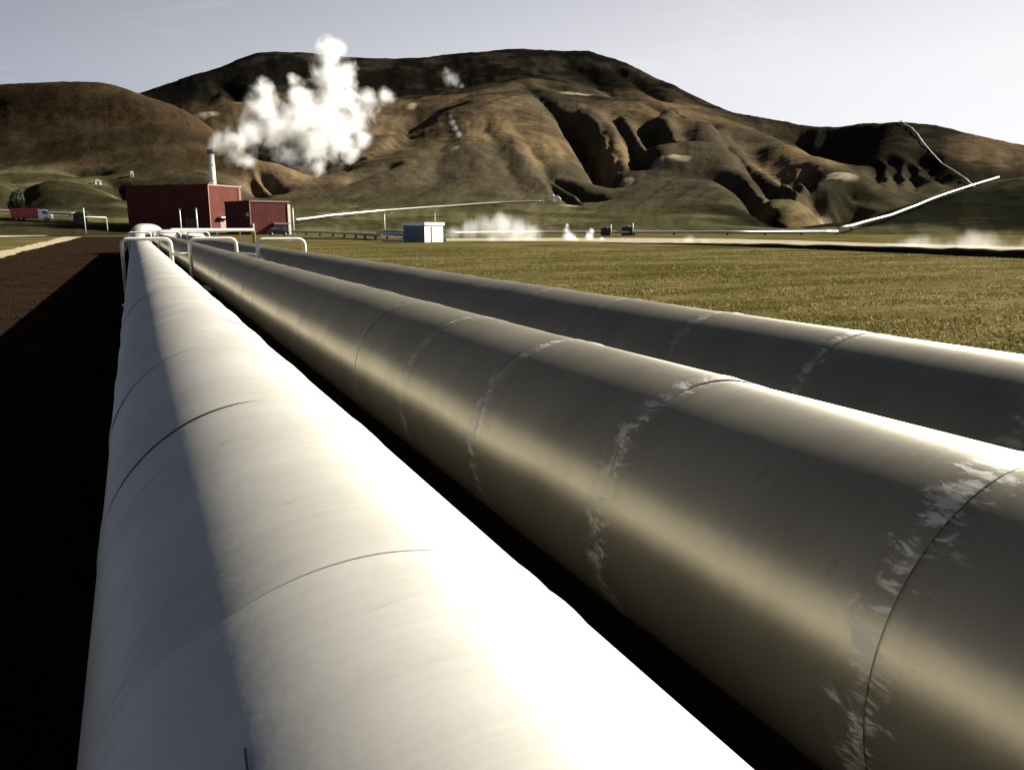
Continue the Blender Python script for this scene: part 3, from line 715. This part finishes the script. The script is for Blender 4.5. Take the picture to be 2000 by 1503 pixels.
# annex
C2, L2, R2 = P(486, 394, 200), P(438, 391, 214), P(567, 399, 211)
an, un2, vn2, UL2, VL2, rz2 = block('annex_building', 'lower red annex block standing right of the tall red hall', 'building', L2, C2, R2, C2.z, M['red_wall'], M['red_wall'])
on_wall(an, 'corner_trim', M['pink_trim'], vn2, .12, .25, 0, C2.z, .05, -un2)
on_wall(an, 'corner_trim', M['paint_white'], vn2, VL2 - .5, .7, 0, C2.z - .4, .1, -un2)
on_wall(an, 'gutter_pipe', M['paint_white'], vn2, .7, .35, 0, 2.6, .2, -un2)
on_wall(an, 'canopy', M['pink_trim'], vn2, VL2 * .72, 4.2, 2.5, .3, 1.2, -un2)
on_wall(an, 'gate', M['glass_dark'], vn2, VL2 * .72, 3.6, 0, 2.5, .06, -un2)
on_wall(an, 'wall_box', M['roof_grey'], un2, .6, .7, 4.3, .8, .5, -vn2)
# chimney
ch = P(412, 300, 232); zt = P(412, 292, 232).z
root = empty('chimney', (ch.x, ch.y, 0)); tag(root, 'slim pale steel chimney pouring white steam above the red hall', 'chimney')
tube('shaft', [(0, 0, 0), (0, 0, zt - 1.2)], .78, M['paint_white'], root, 20)
tube('cap', [(0, 0, zt - 1.2), (0, 0, zt - .9), (0, 0, zt)], [.8, 1.02, 1.02], M['dark_metal'], root, 20)
for z_ in (14, 18): tube('collar', [(0, 0, z_), (0, 0, z_ + .3)], .86, M['roof_grey'], root, 20)
# lamp posts and poles
def pole(px, rho, pt, lab, r_=.09, name='lamp_post', head=True, group='posts by the red hall'):
    b_ = onground(px, rho); zt_ = P(px, pt, rho).z
    root = empty(name, tuple(b_)); tag(root, lab, 'post', group)
    tube('pole', [(0, 0, -.3), (0, 0, zt_ - b_.z)], [r_ * 1.2, r_ * .8], M['paint_white'], root, 8)
    if head: box('lamp_head', (0, -.15, zt_ - b_.z), (.5, .5, .18), M['roof_grey'], root, 0, .03)
    else: tube('cap', [(0, 0, zt_ - b_.z), (0, 0, zt_ - b_.z + .15)], r_ * 1.3, M['roof_grey'], root, 8)
pole(382, 195, 407, 'pale slim post before the dark front of the red hall, right one of two', .18)
pole(350, 200, 409, 'dimmer slim post before the dark front of the red hall, left one of two', .14)
pole(750, 150, 415, 'thin white pole rising beside the flat silver tank', .10, group='thin poles on the plain')
pole(849, 130, 412, 'thin pole standing behind the small white hut', .05, group='thin poles on the plain')
pole(571, 190, 405, 'thin white pole at the right end of the red annex', .16, group='thin poles on the plain')

# vehicles
def wheel(root, x, y, r_, w=.25):
    o = tube('wheel', [(x, y - w / 2, r_), (x, y + w / 2, r_)], r_, M['rubber'], root, 20)
    tube('rim', [(x, y - w / 2 - .02, r_), (x, y + w / 2 + .02, r_)], r_ * .55, M['roof_grey'], o, 14)
def profile(nm, pts, w, mat, root, y0=0.0, bev=.06):
    bm = bmesh.new(); a = [bm.verts.new((x, y0 - w / 2, z)) for x, z in pts]; f = bm.faces.new(a)
    r_ = bmesh.ops.extrude_face_region(bm, geom=[f]); vs_ = [v for v in r_['geom'] if isinstance(v, bmesh.types.BMVert)]
    bmesh.ops.translate(bm, verts=vs_, vec=(0, w, 0)); bmesh.ops.bevel(bm, geom=bm.edges[:], offset=bev, segments=2, affect='EDGES')
    return mesh_bm(nm, bm, mat, root)
p = onground(58, 250); a_ = -YAW + R(33)
root = empty('parked_truck', tuple(p), a_ - R(14)); tag(root, 'red box truck with a white sloping cab parked on the left beside the dark bush', 'truck')
box('cargo_box', (-1.4, 0, 2.05), (6.2, 2.4, 2.3), M['red_paint'], root, 0, .06)
profile('cab', [(1.9, .6), (5.0, .6), (5.0, 1.5), (4.1, 2.7), (3.3, 3.0), (1.9, 3.0)], 2.3, M['white_body'], root)
box('chassis', (.2, 0, .75), (8.6, 1.9, .3), M['dark_metal'], root)
profile('windscreen', [(4.88, 1.72), (4.92, 1.74), (4.17, 2.68), (4.12, 2.66)], 2.0, M['glass_dark'], root, 0, .005)
profile('side_window', [(3.0, 1.75), (4.5, 1.75), (3.95, 2.5), (3.0, 2.6)], 2.33, M['glass_dark'], root, 0, .005)
for x_ in (-3.3, -2.2, 3.7):
    for s_ in (-1, 1): wheel(root, x_, s_ * 1.05, .5)
for s_ in (-1, 1): box('headlight', (5.02, s_ * .85, 1.0), (.08, .35, .25), M['glass_dark'], root)
p = onground(540, 178)
root = empty('parked_car', tuple(p), -YAW + R(24)); tag(root, 'dark car with a pale roof parked in front of the red annex', 'car')
profile('body', [(-2.2, .35), (2.2, .35), (2.25, .75), (1.3, .98), (-2.1, 1.02), (-2.25, .7)], 1.75, M['dark_metal'], root, 0, .07)
profile('cabin', [(-1.9, .98), (1.15, .98), (.35, 1.5), (-1.5, 1.52)], 1.55, M['glass_dark'], root, 0, .06)
profile('roof_panel', [(-1.5, 1.50), (.35, 1.49), (.25, 1.56), (-1.4, 1.58)], 1.5, M['white_body'], root, 0, .01)
for x_ in (-1.4, 1.4):
    for s_ in (-1, 1): wheel(root, x_, s_ * .8, .33, .2)
for s_ in (-1, 1): box('headlight', (2.2, s_ * .62, .72), (.08, .3, .14), M['paint_white'], root)
# small dark shed on the left with the tall frame
p = onground(154, 245)
root = empty('dark_shed', tuple(p), -YAW + R(20)); tag(root, 'small dark shed standing left of the tall white pipe frame', 'shed')
box('wall', (0, 0, 1.3), (3.0, 2.6, 2.6), M['dark_green'], root, 0, .04)
profile('roof', [(-1.75, 2.6), (1.75, 2.6), (1.75, 2.75), (0, 3.35), (-1.75, 2.75)], 2.9, M['dark_metal'], root, 0, .02)
box('door', (.4, -1.33, 1.0), (.9, .06, 2.0), M['dark_metal'], root)
A = onground(162, 215); B = onground(205, 222); root = empty('goalpost_stand', tuple(A)); tag(root, 'thin white frame with one tall post on the left, beyond the pale path', 'frame')
d = B - A; zt_ = P(162, 406, 215).z - A.z; zb = P(180, 424, 218).z - A.z; d.z = 0
tube('post', [(0, 0, -.5), (0, 0, zt_)], .10, M['paint_white'], root, 8)
tube('crossbar', rounded([(0, 0, zb), tuple(d + Vector((0, 0, zb))), tuple(d + Vector((0, 0, -.5)))], .5), .12, M['paint_white'], root, 8)
# small huts on the left hill
for px, rho_, w_, lab in ((195, 430, 2.9, 'small pale hut on the terrace of the left hill, left one of two'), (262, 440, 1.5, 'tiny pale upright hut on the terrace of the left hill, right one of two')):
    p = onground(px, rho_, 0); root = empty('hill_hut', tuple(p), R(20)); tag(root, lab, 'hut', 'pale huts on the left hill')
    h_ = 1.9 if w_ > 2 else 2.6
    box('wall', (0, 0, h_ / 2 - .4), (w_, 2, h_), M['roof_grey'], root)
    profile('roof', [(-w_ / 2 - .3, h_ - .4), (w_ / 2 + .3, h_ - .4), (0, h_ + .2)], 2.4, M['roof_grey'], root, 0, .02)
    box('door', (0, -1.03, .5), (.9, .06, 1.9), M['dark_metal'], root)

# white hut on the plain
Ch, Lh, Rh = P(829, 440, 96), P(788, 441, 97.9), P(865, 442, 99.5)
h, hu, hv, a1, a2, rzh = block('utility_hut', 'small white utility hut with a dark blue shaded side, beside rising steam', 'hut', Lh, Ch, Rh, Ch.z, M['white_body'], M['white_body'])
for o in h.children:
    if o.name.startswith('coping'): o.data.materials.clear(); o.data.materials.append(M['white_body'])
    if o.name.startswith('front_wall'): o.data.materials.clear(); o.data.materials.append(M['blue_grey'])  # wall of the white hut painted in its shaded tone
on_wall(h, 'door', M['roof_grey'], hv, a2 * .45, .8, 0, 1.9, .05, -hu)
# flat silver tank (low vessel left of the hut)
A = P(735, 456, 108); B = P(806, 457, 104)
root = empty('silver_tank', (A.x, A.y, 0)); tag(root, 'long low silver tank with tapered ends lying left of the white hut', 'tank')
d = Vector((B.x - A.x, B.y - A.y, 0)); zc = A.z
tube('vessel', [tuple(d * t_ + Vector((0, 0, zc + dz))) for t_, dz in ((0, .15), (.12, .12), (.3, .08), (.6, .02), (.85, -.02), (.97, -.05), (1, -.05))], [.06, .26, .42, .50, .42, .2, .05], M['clad_far'], root, 18)
for t_ in (.3, .75): box('support', tuple(d * t_ + Vector((0, 0, (zc - .3) / 2))), (.2, .3, max(.1, zc - .3)), M['dark_metal'], root)
box('plinth', tuple(d * .5 + Vector((0, 0, .1))), (d.length * .6, .6, .2), M['concrete'], root, math.atan2(d.y, d.x))

# thin pipelines over the plain and the hills
def pipeline(name, label, pts, rad, every=14.0, mat='clad_far', clear=.9, nsub=8, group='thin pipelines across the plain and hills'):
    """pts: (px, rho) -> follows the ground at 'clear' metres"""
    q = []
    for (a, ra), (b_, rb) in zip(pts[:-1], pts[1:]):
        for i in range(nsub):
            t_ = i / nsub; q.append(onground(a + (b_ - a) * t_, ra + (rb - ra) * t_))
    q.append(onground(*pts[-1]))
    g_ = [v.z for v in q]; k_ = np.array([g_[0]] * 6 + g_ + [g_[-1]] * 6); sm = np.convolve(k_, np.ones(13) / 13, 'valid') if nsub > 4 else np.array(g_)
    for v, z_, gz in zip(q, sm, g_): v.z = max(z_, gz - .2) + clear
    o0 = q[0].copy(); root = empty(name, (o0.x, o0.y, 0)); tag(root, label, 'pipeline', group); o0.z = 0
    tube('pipe_run', [v - o0 for v in q], rad, M[mat], root, 10)
    L = 0
    for a, b_ in zip(q[:-1], q[1:]):
        L += (b_ - a).length
        if L > every:
            L = 0; gz = tz(b_.x, b_.y); v = b_ - o0
            box('support', (v.x, v.y, (gz + v.z - rad * .6) / 2 - .1), (.3, .3, max(.2, v.z - rad * .6 - gz + .3)), M['dark_metal'], root)
    return q
pipeline('pipeline', 'thin silver pipeline climbing right from the red annex to the brown mountain foot', [(574, 255), (640, 275), (740, 300), (880, 318), (980, 330), (1062, 336)], .42, 12)
pipeline('pipeline', 'grey low pipeline from the red annex to the flat silver tank', [(568, 190), (640, 160), (700, 130), (742, 110)], .26, 8, clear=.75)
pipeline('pipeline', 'long level silver pipeline crossing the plain right of the white hut', [(868, 150), (1050, 165), (1240, 172), (1450, 180), (1640, 205)], .30, 9, clear=.75)
pipeline('pipeline', 'bright straight pipeline climbing the dark right hill to its bend', [(1642, 212), (1690, 240), (1742, 266), (1790, 305), (1850, 345), (1944, 398)], .42, 14, clear=1.6, nsub=2)
pipeline('pipeline', 'faint pipeline running down from the right skyline to the bend', [(1742, 765), (1765, 700), (1790, 650), (1830, 590), (1880, 520), (1925, 470)], .40, 40, clear=1.5, nsub=2)
pipeline('pipeline', 'white pipeline along the dark shelf at the far left behind the red truck', [(-120, 268), (0, 266), (60, 265), (145, 262)], .36, 10, clear=.9)
# loop at the upper end of the first pipeline
p = onground(1062, 336, 1.2); root = empty('pipe_loop', tuple(p)); tag(root, 'small white loop of pipes at the upper end of the thin climbing pipeline', 'pipe loop')
e1 = Vector((CW, -SW, 0))
tube('loop', rounded([(0, 0, 0), tuple(e1 * 1.5 + Vector((0, 0, 1.4))), tuple(e1 * 6 + Vector((0, 0, 1.6))), tuple(e1 * 7 + Vector((0, 0, .4))), tuple(e1 * 5.5 + Vector((0, 0, -.6))), tuple(e1 * 2 + Vector((0, 0, -.4)))], .5), .35, M['paint_white'], root, 10)
tube('riser', [tuple(e1 * 4 + Vector((0, 0, -1.5))), tuple(e1 * 4 + Vector((0, 0, 2.6)))], .25, M['paint_white'], root, 8)
# well heads
for px, rho_, s_, lab in ((1184, 168, 1.0, 'dark well head beside the steam vents on the plain, left one of two'), (1226, 172, 1.15, 'taller dark well head with a white stem on the plain, right one of two')):
    p = onground(px, rho_); root = empty('well_head', tuple(p)); tag(root, lab, 'well head', 'well heads on the plain')
    box('housing', (0, 0, .8 * s_), (1.9 * s_, 1.4, 1.6 * s_), M['dark_green'], root, -YAW, .08)
    tube('stem', [(1.1 * s_, -.3, 0), (1.1 * s_, -.3, 2.3 * s_)], .12, M['paint_white'], root, 8); tube('wheel_valve', [(0, 0, 1.6 * s_), (0, 0, 1.75 * s_)], .5, M['dark_metal'], root, 14)

# ------------------------------------------------------------------ plain: tracks, embankment
def groundstrip(name, top, bot, z, mat, jit=.6):
    """flat sheet on the plain between two (px, rho) lines"""
    def dense(l, s):
        out = []
        for (a, ra), (b_, rb) in zip(l[:-1], l[1:]):
            for i in range(14):
                t_ = i / 14; p = P(a + (b_ - a) * t_, 400, ra + (rb - ra) * t_); n_ = vnoise(np.array([len(out) * .6]), np.array([s]), 4)[0] - .5
                h_ = math.hypot(p.x, p.y); k_ = (h_ + n_ * jit * h_ * .03) / h_; out.append((p.x * k_, p.y * k_))
        p = P(l[-1][0], 400, l[-1][1]); out.append((p.x, p.y)); return out
    return strip(name, dense(top, 1.3), dense(bot, 7.7), z, mat, sub=3)
groundstrip('road', [(870, 128), (1100, 135), (1400, 130), (1700, 100), (2100, 84)], [(870, 104), (1100, 104), (1400, 84), (1700, 72), (2100, 60)], .012, M['track'])
groundstrip('road', [(560, 150), (720, 128), (870, 122)], [(560, 128), (720, 112), (870, 104)], .012, M['dark_soil'])
groundstrip('road', [(-500, 240), (0, 236), (240, 232)], [(-500, 150), (0, 160), (250, 196)], .012, M['dark_soil'])
groundstrip('road', [(-400, 215), (0, 205), (90, 200)], [(-400, 165), (0, 172), (80, 190)], .018, M['track'])
# dark embankment edge of the meadow at right
V = []; F = []
pl = [(1180, 92, .05), (1350, 84, .35), (1500, 76, .5), (1700, 66, .62), (1900, 59, .72), (2150, 53, .8), (2500, 46, .8)]
pp = []
for (a, ra, ha), (b_, rb, hb) in zip(pl[:-1], pl[1:]):
    for i in range(16):
        t_ = i / 16; pp.append((a + (b_ - a) * t_, ra + (rb - ra) * t_, ha + (hb - ha) * t_))
for i, (a, ra, ha) in enumerate(pp):
    n_ = vnoise(np.array([i * .5]), np.array([2.2]), 9)[0]
    for dr, hh in ((-.9, -.05), (-.35, .7), (0, 1.0), (.8, 1.0), (2.2, .3), (3.0, -.1)):
        p = P(a, 400, ra + dr * (.9 + .2 * n_)); V.append((p.x, p.y, hh * ha * .62 * (.85 + .3 * n_)))
for i in range(len(pp) - 1):
    for k in range(5): a = i * 6 + k; F.append((a, a + 1, a + 7, a + 6))
o = mesh_np('embankment', V, F, M['dark_soil']); o['kind'] = 'structure'

# ------------------------------------------------------------------ grass tufts on the meadows
def tufts(name, n, mat, inside, hscale=1.0, nb=5):
    pts = []
    while len(pts) < n:
        t_ = R(rng.uniform(-12, 66)); rr = 9 + 75 * rng.random() ** 1.5
        x, y = rr * math.sin(t_), rr * math.cos(t_)
        if not inside(x, y): continue
        d_ = vnoise(np.array([x * .45]), np.array([y * .9]), 77)[0]
        if rng.random() > .25 + d_: continue
        pts.append((x, y, d_))
    pts = np.array(pts); n = len(pts)
    V = np.zeros((n, nb, 3, 3), np.float32)
    for k in range(nb):
        a = rng.uniform(0, 2 * np.pi, n); w = rng.uniform(.012, .03, n) * (.8 + np.hypot(pts[:, 0], pts[:, 1]) / 120); h_ = rng.uniform(.012, .045, n) * hscale * (.6 + pts[:, 2]); ln = rng.uniform(.02, .10, n)
        ox = rng.normal(0, .06, n); oy = rng.normal(0, .06, n)
        V[:, k, 0] = np.stack([pts[:, 0] + ox - np.cos(a) * w, pts[:, 1] + oy - np.sin(a) * w, np.zeros(n)], 1)
        V[:, k, 1] = np.stack([pts[:, 0] + ox + np.cos(a) * w, pts[:, 1] + oy + np.sin(a) * w, np.zeros(n)], 1)
        b_ = rng.uniform(0, 2 * np.pi, n); V[:, k, 2] = np.stack([pts[:, 0] + ox + np.cos(b_) * ln, pts[:, 1] + oy + np.sin(b_) * ln, h_], 1)
    o = mesh_np(name, V.reshape(-1, 3), np.arange(n * nb * 3).reshape(-1, 3), mat, None, False); o['kind'] = 'stuff'; return o
def grassmat(nm, a, b2):
    m, nt, b = mat_new(nm); t = N(nt, 'ShaderNodeTexCoord'); n = noise(nt, .5, 6, .7, t.outputs['Object'])
    r = ramp(nt, n.outputs[0], [(.35, a), (.65, b2)]); nt.links.new(r.outputs[0], b.inputs['Base Color']); b.inputs['Roughness'].default_value = .9; b.inputs['Specular IOR Level'].default_value = 0
    tr = N(nt, 'ShaderNodeBsdfTranslucent'); nt.links.new(r.outputs[0], tr.inputs[0]); mx = N(nt, 'ShaderNodeMixShader'); mx.inputs[0].default_value = .5
    nt.links.new(b.outputs[0], mx.inputs[1]); nt.links.new(tr.outputs[0], mx.inputs[2]); nt.links.new(mx.outputs[0], nt.nodes['Material Output'].inputs[0]); return m
meadow = lambda x, y: x > 4.75 and math.hypot(x, y) < 70 or (x < -7.8 - .03 * y)
tufts('grass', 14000, grassmat('meadow_grass', (.055, .054, .016), (.16, .135, .06)), meadow)
tufts('dry_grass', 14000, grassmat('dry_meadow_grass', (.12, .098, .036), (.25, .20, .085)), meadow, 1.1)
# gravel on the lava bed
def gravel(name, n, x0, x1, y0, y1, mat, s0, s1):
    ico = bmesh.new(); bmesh.ops.create_icosphere(ico, subdivisions=1, radius=1); iv = np.array([v.co[:] for v in ico.verts]); fi = np.array([[v.index for v in f.verts] for f in ico.faces]); ico.free()
    x = rng.uniform(x0, x1, n); y = y0 + (y1 - y0) * rng.random(n) ** 1.7; s_ = s0 + (s1 - s0) * rng.random(n) ** 4
    V = iv[None] * (s_[:, None, None] * rng.uniform(.6, 1.3, (n, 1, 3))) * rng.uniform(.8, 1.2, (n, len(iv), 1)); V[..., 0] += x[:, None]; V[..., 1] += y[:, None]; V[..., 2] += (s_ * .3)[:, None]
    F = fi[None] + (np.arange(n) * len(iv))[:, None, None]
    o = mesh_np(name, V.reshape(-1, 3), F.reshape(-1, 3), mat, None, False); o['kind'] = 'stuff'; return o
gravel('gravel', 16000, -6.6, 4.4, 2, 60, M['lava'], .006, .038)
M['pale_stone'] = simple('pale_stone', (.42, .40, .35), .9)
q = [(.93, 6.6, .05), (1.03, 6.25, .035), (1.0, 6.0, .04), (1.12, 6.45, .03), (.9, 6.9, .03)]
for i, (x, y, s_) in enumerate(q):
    bm = bmesh.new(); bmesh.ops.create_icosphere(bm, subdivisions=2, radius=s_)
    for v in bm.verts: v.co *= 1 + .25 * (random.random() - .5); v.co.z *= .7
    o = mesh_bm('stone', bm, M['pale_stone'], None, False, (x, y, s_ * .5))
    tag(o, 'small pale stone lying in the dark gap between the nearest and middle pipes', 'stone', 'pale stones between the pipes')
# shrubs
def shrub(px, rho_, w, h, lab):
    p = onground(px, rho_); root = empty('bush', tuple(p)); tag(root, lab, 'bush')
    n = 2600; u_ = rng.normal(0, 1, (n, 3)); u_ /= np.linalg.norm(u_, axis=1)[:, None]; rr = rng.random(n) ** .4
    c_ = u_ * rr[:, None] * np.array([w, w, h]) * .5; lump = .75 + .5 * vnoise(u_[:, 0] * 2.5 + 9, u_[:, 2] * 2.5 + 4, 3); c_ *= lump[:, None]; c_[:, 2] += h * .5
    s_ = .22; T = rng.normal(0, s_, (n, 3, 3)); V = c_[:, None] + T
    mesh_np('foliage', V.reshape(-1, 3), np.arange(n * 3).reshape(-1, 3), M['leaf'], root, False)
    for k in range(5):
        a = k * 1.26; tube('stem', [(0, 0, -.3), (math.cos(a) * w * .15, math.sin(a) * w * .15, h * .4), (math.cos(a) * w * .3, math.sin(a) * w * .3, h * .8)], [.12, .08, .03], M['bark'], root, 6)
shrub(33, 254, 4.4, 7.2, 'tall dark bush behind the red truck on the far left')

# ------------------------------------------------------------------ steam
def steam(name, label, puffs, dens, nscale, erode, group=None, soft=1.0, aniso=.1, squash=1.0, sub=.9):
    bm = bmesh.new(); c0 = Vector(puffs[0][0])
    for c_, r_ in puffs:
        bmesh.ops.create_icosphere(bm, subdivisions=3, radius=r_ * 1.12, matrix=Matrix.Translation(Vector(c_) - c0))
    me = bpy.data.meshes.new('tmp'); bm.to_mesh(me); bm.free(); tmp = bpy.data.objects.new('tmp', me); scene.collection.objects.link(tmp)
    md = tmp.modifiers.new('r', 'REMESH'); md.mode = 'VOXEL'; md.voxel_size = sub
    dg = bpy.context.evaluated_depsgraph_get(); me2 = bpy.data.meshes.new_from_object(tmp.evaluated_get(dg)); bpy.data.objects.remove(tmp)
    o = bpy.data.objects.new(name, me2); o.location = c0; link(o); me2.name = name
    tag(o, label, 'steam', group)
    m = bpy.data.materials.new(name + '_vapour'); m.use_nodes = True; nt = m.node_tree; nt.nodes.clear()
    out = N(nt, 'ShaderNodeOutputMaterial'); pv = N(nt, 'ShaderNodeVolumePrincipled'); nt.links.new(pv.outputs[0], out.inputs['Volume'])
    pv.inputs['Color'].default_value = (1, 1, 1, 1); pv.inputs['Anisotropy'].default_value = aniso
    t = N(nt, 'ShaderNodeTexCoord'); vec = t.outputs['Object']; cur = None
    for c_, r_ in puffs:
        d = N(nt, 'ShaderNodeVectorMath', operation='DISTANCE'); nt.links.new(vec, d.inputs[0]); d.inputs[1].default_value = Vector(c_) - c0
        v = mathn(nt, 'MULTIPLY_ADD', d.outputs['Value'], -1.0 / r_); nt.nodes[-1].inputs[2].default_value = 1.0
        v = mathn(nt, 'MULTIPLY', v, min(1.0, r_ / 3.0) ** .3)
        cur = v if cur is None else mathn(nt, 'SMOOTH_MAX', cur, v)
        if nt.nodes[-1].type == 'MATH' and nt.nodes[-1].operation == 'SMOOTH_MAX': nt.nodes[-1].inputs[2].default_value = .18
    nn = noise(nt, nscale, 5, .62, mapping(nt, vec, (1, 1, squash)), .35)
    e = mathn(nt, 'MULTIPLY', mathn(nt, 'SUBTRACT', nn.outputs[0], .5), erode)
    f = mathn(nt, 'SUBTRACT', mathn(nt, 'ADD', cur, e), .12)
    f = mathn(nt, 'MULTIPLY', f, 3.0 / soft, True)
    f = mathn(nt, 'POWER', f, 1.7)
    nt.links.new(mathn(nt, 'MULTIPLY', f, dens), pv.inputs['Density'])
    me2.materials.clear(); me2.materials.append(m); return o
def puffs(l): return [(P(px, py, rho_), pxsize(r_, rho_)) for px, py, r_, rho_ in l]
steam('steam_plume', 'big billowing white steam plume blown right from the slim chimney', puffs([
    (412, 287, 13, 232), (418, 284, 17, 232), (424, 284, 20, 232.5), (430, 282, 25, 233), (440, 279, 29, 234), (448, 276, 30, 234.5), (458, 272, 34, 235), (455, 303, 26, 236), (480, 312, 22, 238), (490, 258, 44, 238), (512, 215, 40, 240), (514, 178, 24, 240), (511, 162, 13, 240),
    (545, 250, 54, 243), (575, 188, 28, 245), (572, 160, 16, 246), (560, 300, 30, 245), (592, 228, 60, 247), (603, 278, 52, 248), (622, 325, 22, 248), (645, 245, 62, 252), (655, 195, 52, 254), (650, 148, 46, 256), (642, 108, 34, 257), (662, 96, 26, 258),
    (668, 280, 42, 255), (695, 230, 38, 258), (722, 198, 26, 260), (752, 188, 22, 262), (706, 272, 24, 258)]), 1.25, .20, 2.4, soft=4.6, sub=.8)
steam('ground_steam', 'wide veil of low steam drifting right of the white hut', puffs([(885, 455, 22, 104), (915, 450, 28, 105), (950, 447, 30, 106), (985, 442, 36, 107), (1015, 448, 34, 108), (1040, 452, 24, 108), (1000, 465, 24, 106), (960, 468, 22, 105), (1035, 470, 18, 106)]), .30, .5, 1.3, 'steam rising from the ground', 1.6, .1, .5, .3)
steam('ground_steam', 'two small white steam puffs left of the dark well heads', puffs([(1110, 462, 15, 110), (1106, 450, 10, 110), (1125, 475, 14, 108), (1150, 462, 12, 112), (1156, 452, 8, 112), (1165, 476, 13, 110), (1190, 480, 9, 110), (1140, 478, 12, 108), (1120, 468, 12, 110), (1175, 470, 10, 111), (1210, 481, 8, 109), (1108, 441, 6, 112)]), 1.5, .9, 1.1, 'steam rising from the ground', 1.2, .1, .6, .18)
steam('ground_steam', 'pale steam patch low on the road in the middle of the plain', puffs([(1320, 475, 14, 96), (1345, 472, 18, 96), (1375, 476, 15, 96), (1410, 480, 12, 96)] + [(x_, 483 + 3 * math.sin(x_ * .05), 10 + 3 * math.sin(x_ * .031), 98) for x_ in range(1210, 1640, 22)]), .28, .5, .9, 'steam rising from the ground', 1.5, .1, .6, .25)
steam('ground_steam', 'wispy steam band at the far right edge beneath the dark hill', puffs([(x_, 484 - 6 * math.sin(x_ * .031), 26 + 8 * math.sin(x_ * .05), 84 - (x_ - 1740) * .018) for x_ in range(1735, 2110, 24)]), .45, .4, 1.15, 'steam rising from the ground', 2.2, .1, .7, .3)

steam('hill_steam', 'faint white steam wisp high on the shoulder of the brown mountain', puffs([(878, 152, 16, 930), (872, 140, 12, 930), (890, 160, 16, 925), (902, 168, 10, 925)]), .05, .10, 2.0, 'steam vents on the mountain', 2.4, .1, .7, 2.0)
steam('hill_steam', 'small white steam wisp on the middle of the brown spur', puffs([(884, 238, 9, 580), (890, 250, 11, 575), (897, 262, 9, 572), (880, 228, 6, 580)]), .08, .2, 2.0, 'steam vents on the mountain', 2.4, .1, .7, 1.0)
